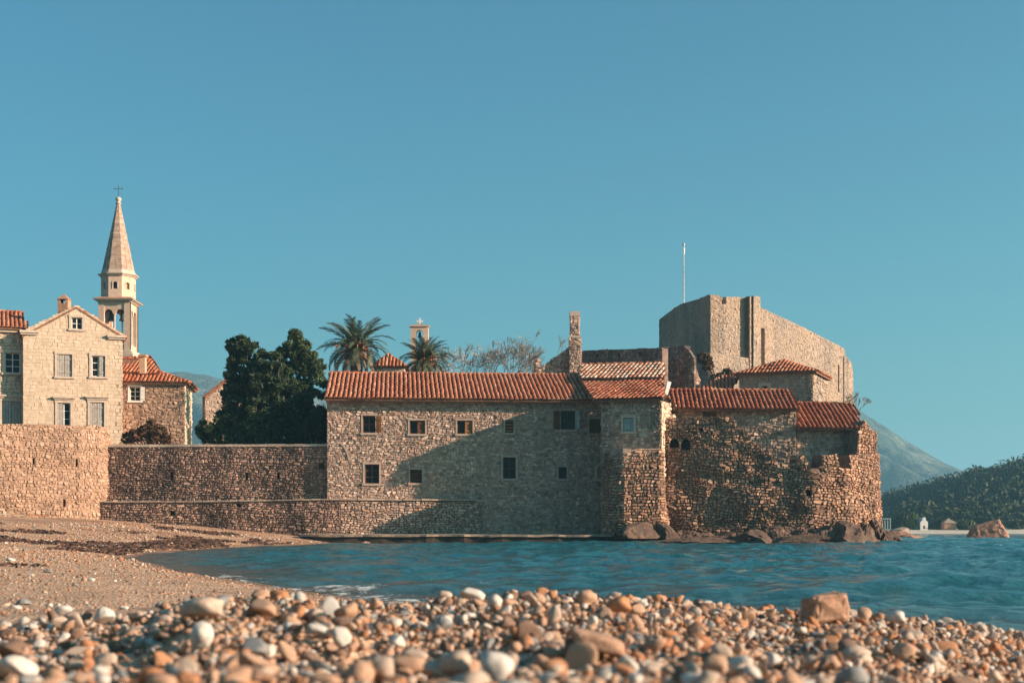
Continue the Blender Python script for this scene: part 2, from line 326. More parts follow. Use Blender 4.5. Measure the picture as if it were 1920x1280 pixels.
# ------------------------------------------------------------------ roofs and windows
def tile_mesh(mats):
    n = 7; th = np.linspace(0, math.pi, n); V = []
    for y, r, dz in ((0, 1.08, .25), (1, .86, 0.0)):
        V += [(r*math.cos(a), y, dz+r*.95*math.sin(a)) for a in th]
    i = np.arange(n-1); f = np.stack([i, i+1, i+1+n, i+n], 1)
    return np.array(V), f, [np.arange(n)[::-1]], [np.arange(n)+n], [(n-1, 0, n, 2*n-1)]
TV, TF, TC0, TC1, TB = tile_mesh(None)
TILE = {}
def tiles(parent, poly, mat, pitch=.215, r=.079, exposure=.62, individual=True, name='roof', slab=.10, sagseed=0):
    poly = [np.asarray(p, float) for p in poly]; A, Bp = poly[:2]
    e = (Bp-A)/np.linalg.norm(Bp-A); n = np.cross(e, poly[2]-A); n /= np.linalg.norm(n)
    if n[2] < 0: n = -n
    t = np.cross(n, e)
    if t @ (poly[2]-A) < 0: t = -t
    b = B(); b.prism(np.array(poly)-n*slab, n*slab); ro = b.build(name, M['slab'], parent)
    S = np.array([((p-A)@e, (p-A)@t) for p in poly]); r_ = np.random.default_rng(len(poly)+int(abs(A[0])*100))
    cols = np.arange(S[:,0].min()+pitch/2, S[:,0].max(), pitch); cover = []; pb = B()
    for s in cols:
        ts = []
        for (s0, t0), (s1, t1) in zip(S, np.roll(S, -1, 0)):
            if (s0-s)*(s1-s) < 0: ts.append(t0+(t1-t0)*(s-s0)/(s1-s0))
        if len(ts) < 2: continue
        lo, hi = min(ts), max(ts)
        if hi-lo < .15: continue
        k = max(1, round((hi-lo)/exposure)); L_ = (hi-lo)/k
        for q in range(k):
            tt = lo+q*L_; sg_ = .022*math.sin(s*.9+A[0])*math.sin(min(1, tt/2.)*2.2)+.012*math.sin(s*2.7+tt*1.3)
            o = A+e*(s+r_.normal(0, .006))+t*(tt-(.06 if q == 0 else .03)+r_.normal(0, .012))+n*(.02+r_.uniform(0, .012)+sg_)
            cover.append((o, L_*1.12, r_.normal(0, .018)))
        for q in range(k):                                   # the channel tile beside it
            c = A+e*(s+pitch/2)+t*(lo+q*L_-.04)+n*.035; d = t*L_*1.08-n*.03; h = pitch*.36
            pb.add([c-e*h+n*.035, c-e*h*.4-n*.018, c+e*h*.4-n*.018, c+e*h+n*.035, c-e*h+n*.035+d, c-e*h*.4-n*.018+d, c+e*h*.4-n*.018+d, c+e*h+n*.035+d],
                   [(0,1,5,4),(1,2,6,5),(2,3,7,6)])
    if pb.n: pb.build('pan_tiles', M['pan'], ro, kind='stuff')
    if individual:
        if mat not in TILE:
            me = bpy.data.meshes.new('tile')
            me.from_pydata(TV.tolist(), [], TF.tolist()+[list(map(int, TC0[0])), list(map(int, TC1[0])), list(TB[0])]); me.materials.append(mat)
            for q in me.polygons: q.use_smooth = len(q.vertices) == 4
            TILE[mat] = me
        cover.sort(key=lambda c: np.linalg.norm(c[0])); far_ = cover[300:]
        if far_:
            b = B()
            for o, L_, rz in far_: b.add(o + TV[:,0:1]*r*e + TV[:,1:2]*L_*t + TV[:,2:3]*r*n, TF, TC0, TC1, TB)
            b.build('upper_tiles', M['tileisl'], ro, kind='stuff')
        for o, L_, rz in cover[:300]:
            ob = bpy.data.objects.new('tile', TILE[mat]); COL.objects.link(ob); ob.parent = ro
            ex = e*math.cos(rz)+t*math.sin(rz); ty = t*math.cos(rz)-e*math.sin(rz)
            mt = Matrix(((ex[0]*r, ty[0]*L_, n[0]*r, o[0]), (ex[1]*r, ty[1]*L_, n[1]*r, o[1]), (ex[2]*r, ty[2]*L_, n[2]*r, o[2]), (0,0,0,1)))
            ob.matrix_basis = mt
    else:
        b = B()
        for o, L_, rz in cover:
            V = o + TV[:,0:1]*r*e + TV[:,1:2]*L_*t + TV[:,2:3]*r*n
            b.add(V, TF, TC0, TC1, TB)
        b.build('cover_tiles', mat, ro, kind='stuff')
    return ro
def ridge(parent, A, Bp, mat=None, r=.12, step=.4):
    A, Bp = np.asarray(A, float), np.asarray(Bp, float); L_ = np.linalg.norm(Bp-A); k = max(1, int(L_/step)); d = (Bp-A)/k; b = B()
    e = np.cross(d/np.linalg.norm(d), (0,0,1)); e /= np.linalg.norm(e); n = np.cross(e, d/np.linalg.norm(d))
    for i in range(k):
        b.add(A+d*i + TV[:,0:1]*r*e + TV[:,1:2]*d*1.08 + (TV[:,2:3]-.3)*r*n, TF, TC0, TC1, TB)
    return b.build('ridge_tiles', mat or M['tilei'], parent, kind='stuff')

def shutter(fr, parent, u0, u1, z0, z1, w, mat, hinge=None, ang=0):
    """plank shutter; hinge 'L'/'R' swings it out by ang degrees"""
    b = B(); k = 3; wd = (u1-u0)/k
    f2 = fr
    if ang:
        hu = u0 if hinge == 'L' else u1; p = fr.W(float(hu), z0, w)[:2]; d0 = fr.W(float(u1), z0, w)[:2]-fr.W(float(u0), z0, w)[:2]
        a = math.radians(ang) * (-1 if hinge == 'L' else 1); d0 = d0/np.linalg.norm(d0)
        if hinge == 'R': d0 = -d0
        d = np.array([d0[0]*math.cos(a)-d0[1]*math.sin(a), d0[0]*math.sin(a)+d0[1]*math.cos(a)])
        q0, q1 = (p, p+d*(u1-u0)); f2 = Fr([q0, q1] if q1[0] >= q0[0] else [q1, q0]); u0, u1, w = 0, u1-u0, 0
    for i in range(k): b.fbox(f2, u0+i*wd+.006, u0+(i+1)*wd-.006, z0, z1, w-.015, w+.015)
    for zz in (.2, .8): b.fbox(f2, u0+.01, u1-.01, z0+(z1-z0)*zz-.04, z0+(z1-z0)*zz+.04, w+.016, w+.035)
    return b.build('shutter', mat, parent)
def window(fr, parent, op, cols=2, rows=2, wood=None, sur=.10, surmat=None, sill=True, shut=(), hood=False, dep=.14, glass=True):
    u0, u1, z0, z1 = op[:4]; b = B(); wood = wood or M['wood']; s = sur; pr = .05
    if s:
        b.fbox(fr, u0-s, u0, z0-.0, z1, -.02, pr); b.fbox(fr, u1, u1+s, z0-.0, z1, -.02, pr*1.04); b.fbox(fr, u0-s-.02, u1+s+.02, z1+.001, z1+s*1.1, -.02, pr*1.2)
    else: b.fbox(fr, u0-.04, u1+.04, z1+.001, z1+.09, -.02, .03)
    wn = b.build('window', surmat or M['trim'], parent)
    if sill: b = B(); b.fbox(fr, u0-s-.03, u1+s+.03, z0-.10, z0-.002, -.02, .09); b.build('sill', surmat or M['trim'], wn)
    if hood: b = B(); b.fbox(fr, u0-s-.12, u1+s+.12, z1+s*1.1+.09, z1+s*1.1+.17, -.02, .2); b.fbox(fr, u0-s-.05, u1+s+.05, z1+s*1.1+.002, z1+s*1.1+.088, -.02, .12); b.build('hood', M['trim'], wn)
    if glass and cols:
        b = B(); t = .045
        b.fbox(fr, u0, u0+t, z0, z1, -dep-.03, -dep+.03); b.fbox(fr, u1-t, u1, z0, z1, -dep-.03, -dep+.03)
        b.fbox(fr, u0+t, u1-t, z0, z0+t, -dep-.03, -dep+.028); b.fbox(fr, u0+t, u1-t, z1-t, z1, -dep-.03, -dep+.028)
        for i in range(1, cols):
            c = u0+(u1-u0)*i/cols; b.fbox(fr, c-t*.55, c+t*.55, z0+t, z1-t, -dep-.03, -dep+.024)
        for j in range(1, rows):
            c = z0+(z1-z0)*j/rows; b.fbox(fr, u0+t, u1-t, c-.016, c+.016, -dep-.025, -dep+.016)
        b.build('frame', wood, wn)
        for i in range(cols):
            for j in range(rows):
                g = B(); a, c = u0+(u1-u0)*i/cols, u0+(u1-u0)*(i+1)/cols; d, e = z0+(z1-z0)*j/rows, z0+(z1-z0)*(j+1)/rows
                g.fbox(fr, a+.02, c-.02, d+.012, e-.012, -dep-.012, -dep-.004); g.build('pane', M['glass'], wn)
    else:
        g = B(); g.fbox(fr, u0+.003, u1-.003, z0+.003, z1-.003, -.29, -.27); g.build('interior', M['black'], wn)
    for (a, c, kind, mat, hinge, ang) in shut:
        du = u1-u0; shutter(fr, wn, u0+du*a+.005, u0+du*c-.005, z0+.01, z1-.01, -.04 if not ang else .03, mat, hinge, ang)
    return wn
def body(fr, parent, u0, u1, zb, ze, w0, w1, mat, rz=None, name='wall'):
    """the closed volume behind a front wall, gabled when rz is given (ridge parallel to the front)"""
    b = B()
    if rz is None: b.fbox(fr, u0, u1, zb, ze, w1, w0)
    else:
        wm = (w0+w1)/2
        poly = fr.W(np.full(5, u0), np.array([zb, ze, rz, ze, zb]), np.array([w0, w0, wm, w1, w1])); d = fr.W(float(u1), zb, 0.)-fr.W(float(u0), zb, 0.)
        b.prism(poly, d)
    return b.build(name, mat, parent)

# ------------------------------------------------------------------ ground: beach, headland, sea, hills
SH = np.array([(-7.0,66),(-7.6,63),(-8.6,60.5),(-9.9,52),(-10.3,44.5),(-10.0,38.9),(-9.0,33.3),(-6.4,25.9),(-4.35,20.7),(-2.9,17),(-2.0,14.6),(-.9,12.6),(.8,11.0),(2.4,9.9),(3.6,8.6),(6,6.8),(14,3),(40,-8)])
LAND = np.vstack([SH, [(40,-40),(-90,-40),(-90,66)]])
def shore(x, y):
    d = np.full(x.shape, 1e9)
    for a, b in zip(SH[:-1], SH[1:]):
        v = b-a; t = np.clip(((x-a[0])*v[0]+(y-a[1])*v[1])/(v@v), 0, 1); d = np.minimum(d, np.hypot(x-a[0]-t*v[0], y-a[1]-t*v[1]))
    ins = np.zeros(x.shape, bool)
    for a, b in zip(LAND, np.roll(LAND, -1, 0)):
        c = ((a[1] > y) != (b[1] > y)); xx = a[0]+(y-a[1])*(b[0]-a[0])/(b[1]-a[1]+1e-12); ins ^= c & (x < xx)
    return np.where(ins, d, -d)
CX = np.array([-3,-1.8,-1.3,-1.1,-.75,-.4,-.1,.25,.64,.95,1.15,1.4,1.6,1.85,3]); CZ = np.array([.375,.385,.41,.455,.445,.435,.455,.455,.425,.39,.385,.365,.335,.275,.10])-np.array([.042,.042,.042,.03,.035,.04,.038,.04,.045,.055,.05,.065,.075,.082,.08])
def ground(x, y):
    s = shore(x, y); far = np.interp(s, [-20,-3,0,1.2,3,7,12,25], [-2.5,-.6,0,.17,.36,.78,1.15,1.6]); near = np.interp(s, [-20,-3,0,1,3,6,20], [-2.5,-.5,0,.12,.24,.30,.34])
    k = np.clip((y-24)/26, 0, 1); k = k*k*(3-2*k); h = near*(1-k)+far*k
    cr = np.interp(x*5/np.clip(y, 3.2, 7), CX, CZ)
    cr = cr + .12*np.clip(fbm(x*1.5, y*1.3, 3, 3), -.6, .35)*np.clip((5.2-y)/1.2, 0, 1)
    dn = np.clip((y-5.1)/3.2, 0, 1); dn = dn*dn*(3-2*dn)
    h2 = np.where(y < 9.5, cr*(1-dn)+np.minimum(h, cr)*dn, h); h = np.where(s > -1, h2, np.minimum(h, h2))
    h = h + .05*fbm(x*.35, y*.35, 11, 4)*np.clip((y-7)/8, 0, 1) + .012*fbm(x*2.2, y*2.2, 4, 3)
    return h
def grid(xs, ys):
    gx, gy = np.meshgrid(xs, ys); nx, ny = len(xs), len(ys); i = (np.arange(ny-1)[:,None]*nx+np.arange(nx-1)[None]).ravel()
    return gx.ravel(), gy.ravel(), np.stack([i, i+1, i+1+nx, i+nx], 1)
ys = np.concatenate([np.arange(-6, 1, .5), np.arange(1, 9, .09), np.arange(9, 30, .16), np.arange(30, 67.5, .3)])
xs = np.concatenate([np.arange(-60, -24, 2), np.arange(-24, -4, .22), np.arange(-4, 4, .08), np.arange(4, 20, .4), np.arange(20, 42, 3)])
gx, gy, gf = grid(xs, ys); gz = ground(gx, gy)
# beach gravel: tan shingle with brown weed drifts and pale shingle patches
m, t, p, N, L = nodes('beach_shingle'); co = N('TexCoord').outputs['Object']
vo = N('TexVoronoi'); vo.inputs['Scale'].default_value = 42; L(co, vo.inputs['Vector'])
r = ramp(N, [(.42,.235,.14),(.66,.41,.265),(.55,.32,.19),(.74,.53,.37),(.60,.36,.22)]); sx = N('SeparateColor'); L(vo.outputs['Color'], sx.inputs[0]); L(sx.outputs[0], r.inputs[0]); c = r.outputs[0]
g = ramp(N, [(.45,)*3, (1.2,)*3], [.32, .66]); L(noise(N, L, co, 2.2, 10, .85), g.inputs[0]); c = mixc(N, L, 1., c, g.outputs[0], 'MULTIPLY')
sr = ramp(N, [(0,0,0), (.9,)*3], [.60, .70]); L(noise(N, L, co, .9, 7, .7, (1,2.2,1)), sr.inputs[0]); c = mixc(N, L, sr.outputs[0], c, (.10,.055,.035))
# the far upper beach is covered by a drift of dark red-brown sea grass
sp = N('SeparateXYZ'); L(co, sp.inputs[0]); mr = N('MapRange'); mr.inputs[1].default_value = 30; mr.inputs[2].default_value = 44; L(sp.outputs[1], mr.inputs[0])
dr = ramp(N, [(0,0,0), (.8,)*3], [.47, .58]); L(noise(N, L, co, .34, 8, .75, (.5,1.3,1)), dr.inputs[0]); c2 = mixc(N, L, 1., dr.outputs[0], mr.outputs[0], 'MULTIPLY')
c = mixc(N, L, c2, c, (.26,.125,.07))
at = N('Attribute'); at.attribute_name = 'wet'; c = mixc(N, L, at.outputs['Fac'], c, (.13,.075,.05))
L(c, p.inputs['Base Color']); p.inputs['Roughness'].default_value = .9; p.inputs['Specular IOR Level'].default_value = .2
bn = N('Bump'); bn.inputs['Strength'].default_value = .8; bn.inputs['Distance'].default_value = .03; L(vo.outputs['Distance'], bn.inputs['Height']); L(bn.outputs[0], p.inputs['Normal'])
beach = mk('beach', np.stack([gx, gy, gz], 1), [gf], m, smooth=True, kind='structure')
wt = beach.data.attributes.new('wet', 'FLOAT', 'POINT'); ss = shore(gx, gy); wt.data.foreach_set('value', np.clip(.75-ss*.9+.5*fbm(gx, gy*.7, 8), 0, .8))

hb = B(); hb.prism([(-62,67.6,-2),(-9,67.6,-2),(6,68.6,-2),(13,68.2,-2),(16.2,69,-2),(24,103,-2),(24,118,-2),(-62,118,-2)], (0,0,5.8)); hb.build('headland', M['soil'], kind='structure')

# sea
m, t, p, N, L = nodes('sea_water'); co = N('TexCoord').outputs['Object']
fo = N('Attribute'); fo.attribute_name = 'foam'; fr_ = ramp(N, [(0,0,0),(1,1,1)], [.50,.60]); 
nm = noise(N, L, co, 2.6, 9, .85, (1,.8,1)); ad = N('Math'); ad.operation = 'MULTIPLY'; L(fo.outputs['Fac'], ad.inputs[0]); a2 = N('Math'); a2.operation = 'MULTIPLY_ADD'; a2.inputs[1].default_value = 3.2; a2.inputs[2].default_value = -1.12; L(nm, a2.inputs[0]); L(a2.outputs[0], ad.inputs[1]); L(ad.outputs[0], fr_.inputs[0])
sg = N('Attribute'); sg.attribute_name = 'shallow_reflect'
wc = mixc(N, L, sg.outputs['Fac'], (.013,.110,.134), (.10,.088,.066)); wc = mixc(N, L, fr_.outputs[0], wc, (.72,.72,.68)); L(wc, p.inputs['Base Color'])
rr = N('MapRange'); rr.inputs[3].default_value = .07; rr.inputs[4].default_value = .8; L(fr_.outputs[0], rr.inputs[0]); L(rr.outputs[0], p.inputs['Roughness']); p.inputs['IOR'].default_value = 1.33
n1 = noise(N, L, co, 1.6, 4, .55, (1,1.6,1)); n2 = noise(N, L, co, 5, 7, .7, (1,1.6,1))
b1 = N('Bump'); b1.inputs['Strength'].default_value = 1; b1.inputs['Distance'].default_value = .30; L(n1, b1.inputs['Height'])
b2 = N('Bump'); b2.inputs['Strength'].default_value = 1; b2.inputs['Distance'].default_value = .10; L(n2, b2.inputs['Height']); L(b1.outputs[0], b2.inputs['Normal']); L(b2.outputs[0], p.inputs['Normal'])
M['water'] = m
xs = np.concatenate([[-3500,-1500,-600,-200,-60], np.arange(-14, 34, .17), [60,200,600,1500,3500]]); ys = np.concatenate([[-200,-60,-20], np.arange(4, 24, .11), np.arange(24, 72, .2), np.arange(72,190,1.5), [260,400,800,1800,4000]])
gx, gy, gf = grid(xs, ys); s = shore(gx, gy)
def waves(x, y):
    r = np.random.default_rng(21); h = 0
    for k in range(30):
        lam = .36*1.125**k*r.uniform(.9, 1.1); th = r.normal(math.radians(-65), .5); kx, ky = math.cos(th)*2*math.pi/lam, math.sin(th)*2*math.pi/lam
        h = h+.0115*lam**.5*np.sin(kx*x+ky*y+r.uniform(0, 6.28)+.8*fbm(x*.2/lam**.5, y*.2/lam**.5, 30+k % 5, 2))
    return h + .05*np.abs(fbm(x*.55, y*.8, 77, 3)) - .012
fade = np.clip((gx+14)/3, 0, 1)*np.clip((34-gx)/4, 0, 1)*np.clip((gy-4)/2, 0, 1)*np.clip((190-gy)/40, 0, 1)*np.clip(-s/2+.25, .15, 1)
fade *= np.interp(np.clip(-s, 0, 60), [0,3,12,30], [.5,.75,1,1])
sea = mk('sea', np.stack([gx, gy, waves(gx, gy)*fade], 1), [gf], m, smooth=True, kind='structure')
fa = sea.data.attributes.new('foam', 'FLOAT', 'POINT')
brk = np.exp(-((s+.5)/.75)**2)*np.clip((23-gy)/5, 0, 1)+.75*np.exp(-((s+2.3+.5*np.sin(gx*.9))/.30)**2)*np.clip((24-gy)/4, 0, 1)+.55*np.exp(-((s+.1)/.25)**2)
brk = brk*(gx < 1.6)+0*s; wallline = np.exp(-((gx-16.6)/2.2)**2-((gy-62.6)/1.1)**2)
fa.data.foreach_set('value', np.clip(brk+.8*wallline, 0, 1))
sa = sea.data.attributes.new('shallow_reflect', 'FLOAT', 'POINT'); sa.data.foreach_set('value', np.clip(np.exp(-np.abs(np.minimum(s, 0))/1.6)*.8 + .55*np.exp(-((gy-62)/1.6)**2)*(gx > -8)*(gx < 15), 0, .8))  # shoal tint by the shore, plus the wall's brown reflection painted along the quay
sb = B(); sb.box((-900,-50,-4),(900,60,-3)); sb.build('seabed', M['soil'], kind='structure')

# mountains and the wooded hill
def relief(name, xs, ys, fn, mat):
    gx, gy, gf = grid(xs, ys); return mk(name, np.stack([gx, gy, fn(gx, gy)], 1), [gf], mat, smooth=True, kind='structure')
M['mount'] = surf('mountain_scrub', [(.03,.055,.04),(.06,.085,.055),(.13,.14,.09),(.04,.065,.045),(.20,.19,.14)], src=.013, fine=.045, var=.65, stain=((.36,.33,.28), .025, .54, .68, (1,1,.5), .8), stain2=((.025,.045,.03), .016, .5, .62, (1,.6,1), .85), bump=1.0, bscale=.03, bdist=22)  # scrub and pale rock; the patch contrast also paints in gully shade
MX = [X(a, 1300) for a in (-900,-200,150,260,340,385,420,600,900,1200,1420,1520,1590,1640,1700,1765,1830,1930,2150,2900)]; MZ = [Z(a, 1300) for a in (820,760,722,706,700,703,713,740,790,770,718,728,756,786,826,862,892,945,975,985)]
def mfun(x, y):
    base = np.interp(x*1300/np.clip(y, 700, 1300), MX, MZ); d = (y-1300)
    prof = np.where(d < 0, np.clip(1+d/520, 0, 1)**1.15, np.clip(1-d/700, 0, 1))
    rdg = 1-2*np.abs(fbm(x*.0075+.0045*y, y*.0035, 40, 5)); k = np.clip(-d/180, 0, 1)*np.clip(prof*3, 0, 1)
    return base*prof + k*base*.75*np.minimum(rdg-.72, .10) + (5*fbm(x*.018, y*.018, 60, 5)+20*k*np.clip(-d/260, 0, 1)*(.15-np.abs(fbm(x*.009+.004*y, y*.006, 71, 4))))*np.clip(prof*4, 0, 1)*np.clip(base/60, 0, 1) - 3*(prof <= 0)
relief('mountains', np.arange(-1000, 1300, 9.), np.concatenate([np.arange(760, 1320, 9.), np.arange(1320, 2000, 40.)]), mfun, M['mount'])
HX = [X(a, 290) for a in (1560,1640,1668,1700,1740,1790,1830,1870,1900,1940,2000,2200,2600)]; HZ = [Z(a, 290)-.7 for a in (996,994,985,962,943,922,902,889,880,868,850,810,790)]
def hfun(x, y):
    d = y-290; prof = np.where(d < 0, np.clip(1+d/75, 0, 1), np.clip(1-d/260, 0, 1)); b = np.interp(x*290/np.clip(y, 225, 290), HX, HZ)*.94
    return np.maximum(b, 0)*prof**.8+.6*fbm(x*.05, y*.05, 90, 4)*prof+np.where(y > 197, .5, .5-(197-y)*.09)
HILLM = surf('hill_soil', [(.03,.04,.022),(.06,.065,.035)], src=.3, fine=1.)
relief('hill', np.arange(64, 260, 2.), np.arange(200, 560, 4.), hfun, HILLM)
SANDM = surf('far_sand', [(.55,.46,.35),(.66,.56,.44)], src=.4, fine=1., var=.2)
relief('far_beach', np.arange(44, 260, 2.), np.concatenate([np.arange(180, 200.5, 1.), [204, 215]]), lambda x, y: np.interp(y, [180,187,193,200,215], [-.5,0,.42,.62,.5])+.06*fbm(x*.2, y*.2, 5), SANDM)

# ------------------------------------------------------------------ plants
def leaves(cent, rad, n, size, seed, elong=1.6, shell=.55):
    """n leaf faces round each clump centre"""
    r = np.random.default_rng(seed); cent = np.asarray(cent, float).reshape(-1, 3); k = len(cent); rad = np.asarray(rad, float)*np.ones((k, 3)) if np.ndim(rad) != 2 else np.asarray(rad, float)
    d = r.normal(size=(k, n, 3)); d /= np.linalg.norm(d, axis=2, keepdims=True); q = shell+(1-shell)*r.random((k, n, 1)); q = np.where(r.random((k, n, 1)) < .2, r.random((k, n, 1)), q)
    c = (cent[:,None]+d*q*rad[:,None]).reshape(-1, 3); m = len(c)
    a = r.normal(size=(m, 3)); a /= np.linalg.norm(a, axis=1, keepdims=True); b = np.cross(a, r.normal(size=(m, 3))); b /= np.linalg.norm(b, axis=1, keepdims=True)
    s = size*r.uniform(.6, 1.4, (m, 1)); a = a*s*elong; b = b*s*.5
    V = np.stack([c-a, c+b, c+a, c-b], 1).reshape(-1, 3); return V, np.arange(4*m).reshape(-1, 4)
def plant(name, label, cat, base, clumps, rads, n, size, mat, seed, trunk=None, group=None, crown='crown'):
    t = thing(name, label, cat, base, group); b = B(); base = np.asarray(base, float)
    tips = np.asarray(clumps, float)
    if trunk:
        top = base+np.array(trunk[1]); b.tube([base, (base+top)/2+(.08,.05,0), top], [trunk[0], trunk[0]*.75, trunk[0]*.4], 8)
    else: top = base+(0,0,.2)
    for q in tips[::max(1, len(tips)//14)]:
        f = np.clip((q[2]-base[2])/(top[2]-base[2]+1e-6)*.6, .05, .95); s = base+(top-base)*f
        b.tube([s, (s+q)/2+(0,0,.12), q], [.05, .035, .012], 5)
    b.build('trunk' if trunk else 'stems', M['bark'], t)
    V, f = leaves(clumps, rads, n, size, seed); mk(crown, V, [f], mat, t, kind='stuff'); return t
def px_clumps(D, pts, seed, dep=.6, k=17, spread=.88):
    r = np.random.default_rng(seed); C = []; R = []
    for px, py, rp in pts:
        c = P(px, py, D); rr = rp/F*D
        for i in range(k):
            o = r.normal(size=3); o /= np.linalg.norm(o); C.append(c+o*rr*spread*np.array([1, dep/rr if dep < rr else 1, 1])); R.append(np.array([1,1,.7])*rr*r.uniform(.20, .50))
    return C, R
GZ = 3.8
C, R = px_clumps(69.2, [(452,652,20),(438,648,12),(472,662,20),(490,668,12),(440,672,12),(455,690,26),(450,715,28),(465,745,34),(450,770,28),(480,785,34),(442,658,9),(432,745,16),(430,780,20),(460,810,26)], 1)
plant('conifer_tree', 'dark conifer with a ragged leaning top beside the round-windowed gable', 'tree', (X(465,69.2), 69.2, GZ), C, R, 120, .085, M['leafdark'], 1, (.2, (.0,0,3.4)))
C, R = px_clumps(69.6, [(553,628,10),(548,645,16),(562,652,18),(545,668,26),(572,672,22),(590,690,18),(556,700,34),(535,690,16),(580,720,32),(555,745,36),(590,760,30),(565,790,34),(600,790,22),(540,815,26),(590,815,24),(520,720,22)], 2)
plant('evergreen_tree', 'tall pointed evergreen tree behind the garden wall beside the tiled house', 'tree', (X(560,69.6), 69.6, GZ), C, R, 120, .08, M['leafmid'], 2, (.2, (0,0,4.5)))
C, R = px_clumps(68.8, [(512,690,26),(505,720,32),(525,745,36),(500,765,34),(530,785,34),(508,800,30),(545,800,28),(480,720,24),(490,690,16),(525,815,26),(560,815,24)], 3)
plant('cypress_tree', 'nearly black bushy cypress between the pointed evergreen and the leaning conifer', 'tree', (X(517,68.8), 68.8, GZ), C, R, 120, .085, M['leafdark'], 3, (.18, (0,0,3.)))
C, R = px_clumps(68.4, [(385,805,17),(405,800,20),(430,798,20),(448,806,18),(395,818,16),(425,820,18)], 4)
plant('garden_shrub', 'low dark leafy shrub on the garden wall next to the brown hip-roofed house', 'shrub', (X(412,68.4), 68.4, GZ), C, R, 90, .07, M['leafmid'], 4)
C, R = px_clumps(68.2, [(485,770,22),(475,800,22),(500,815,20),(455,822,14),(490,790,20)], 5)
plant('garden_shrub', 'round green shrub in front of the black cypress', 'shrub', (X(483,68.2), 68.2, GZ), C, R, 90, .065, M['leafmid'], 5)
C, R = px_clumps(68.2, [(590,800,20),(600,780,14),(575,815,16),(602,815,12)], 15)
plant('garden_shrub', 'dark shrub squeezed against the left end of the long tiled house', 'shrub', (X(590,68.2), 68.2, GZ), C, R, 90, .07, M['leafdark'], 15)
C, R = px_clumps(68.2, [(285,797,10),(272,808,13),(298,812,13),(255,815,13),(288,820,14),(240,822,10),(310,823,8)], 6)
plant('dry_bush', 'red brown dry bush in front of the brown hip-roofed house', 'bush', (X(278,68.2), 68.2, GZ), C, R, 60, .06, M['leafbrown'], 6)
C, R = px_clumps(65.6, [(1252,757,9),(1258,766,9),(1268,770,6),(1247,768,6)], 7)
plant('dry_bush', 'small brown dry bush growing at the left end of the lower tiled roof', 'bush', (X(1254,65.6), 65.6, Z(778,65.6)), C, R, 80, .04, M['leafbrown'], 7)
C, R = px_clumps(88.2, [(1350,712,12),(1362,700,9),(1340,722,10),(1320,672,12),(1328,685,9)], 8)
plant('dry_bush', 'brown creeper bush clinging to the rock under the fort', 'bush', (X(1345,88.2), 88.2, Z(735,88.2)), C, R, 90, .07, M['leafbrown'], 8)

def frond_mesh(name, L_, droop, mat, seed, nl=26):
    r = np.random.default_rng(seed); b = B(); t = np.linspace(0, 1, 12)
    ang = .95-droop*t**1.3; dx = np.cumsum(np.cos(ang))*L_/12; dz = np.cumsum(np.sin(ang))*L_/12
    pts = np.stack([dx-dx[0], 0*t, dz-dz[0]], 1); b.tube(pts, .032*(1-t*.85), 4)
    for s in np.linspace(.12, .99, nl):
        k = min(int(s*11), 10); p = pts[k]+(pts[k+1]-pts[k])*(s*11-k); tg = pts[k+1]-pts[k]; tg /= np.linalg.norm(tg)
        for sd in (-1, 1):
            l = L_*.15*math.sin(math.pi*(.14+.82*s))**.7*r.uniform(.85, 1.1); d = tg*.75+np.array([0, sd*.62, .20-.35*r.random()]); d /= np.linalg.norm(d); wv = tg*.030
            b.add([p-wv, p+wv, p+d*l*.55+wv*.8, p+d*l, p+d*l*.55-wv*.8], [(0,1,2,3,4)])
    o = b.build(name, mat); me = o.data; bpy.data.objects.remove(o); return me
FR = [frond_mesh('frond', 2.15, 1.15, M['frond'], 1), frond_mesh('frond', 2.1, 1.7, M['frond'], 2), frond_mesh('frond', 1.95, 2.3, M['frond'], 3)]
DF = frond_mesh('dry_frond', 1.7, 1.2, M['deadfrond'], 4)
def palm(px, py, D, sc, label, seed):
    c = P(px, py, D); base = np.array([c[0], D, GZ]); t = thing('palm_tree', label, 'palm tree', base, 'palms behind the long tiled roof'); r = np.random.default_rng(seed)
    b = B(); zs = np.linspace(GZ, c[2]+.05, 12); b.tube(np.stack([np.full(12, c[0]), np.full(12, D), zs], 1), .24+.03*np.sin(np.arange(12)*2.4)+np.linspace(0, .06, 12), 12); b.build('trunk', M['bark'], t)
    def put(me, nm, azm, tilt, s):
        o = link(nm, me, t); m_ = Matrix.Translation(Vector(c)) @ Matrix.Rotation(azm, 4, 'Z') @ Matrix.Rotation(-tilt, 4, 'Y') @ Matrix.Rotation(r.normal(0, .25), 4, 'X') @ Matrix.Scale(s, 4)
        o.matrix_basis = m_
    n = 58
    for i in range(n):
        f = i/n; put(FR[0 if f < .35 else 1 if f < .72 else 2], 'frond', i*2.399+r.normal(0, .12), .62-f*1.15+r.normal(0, .08), sc*r.uniform(.85, 1.08))
    for i in range(26): put(DF, 'dry_frond', i*2.399*1.7, -1.2+r.normal(0, .16), sc*r.uniform(.75, 1))
    b = B()
    for i in range(34):
        a = r.uniform(0, 6.28); tl = r.uniform(-.3, 1.1); q = c+np.array([math.cos(a)*math.cos(tl), math.sin(a)*math.cos(tl), math.sin(tl)])*r.uniform(.45, .8)*sc
        b.tube([c+(0,0,.05), (c+q)/2+(0,0,.1), q, q+(0,0,-.28*sc)], [.035,.03,.028,.015], 4)
    V, f = leaves([c+np.array([r.normal(0,.3), r.normal(0,.3), r.normal(.12,.25)])*sc for _ in range(16)], .2*sc, 26, .045, seed); b.add(V, f)
    b.build('fruit_stalks', M['dates'], t, kind='stuff')
palm(668, 662, 77.5, 1.25, 'larger palm with orange fruit stalks above the left part of the tiled roof', 31)
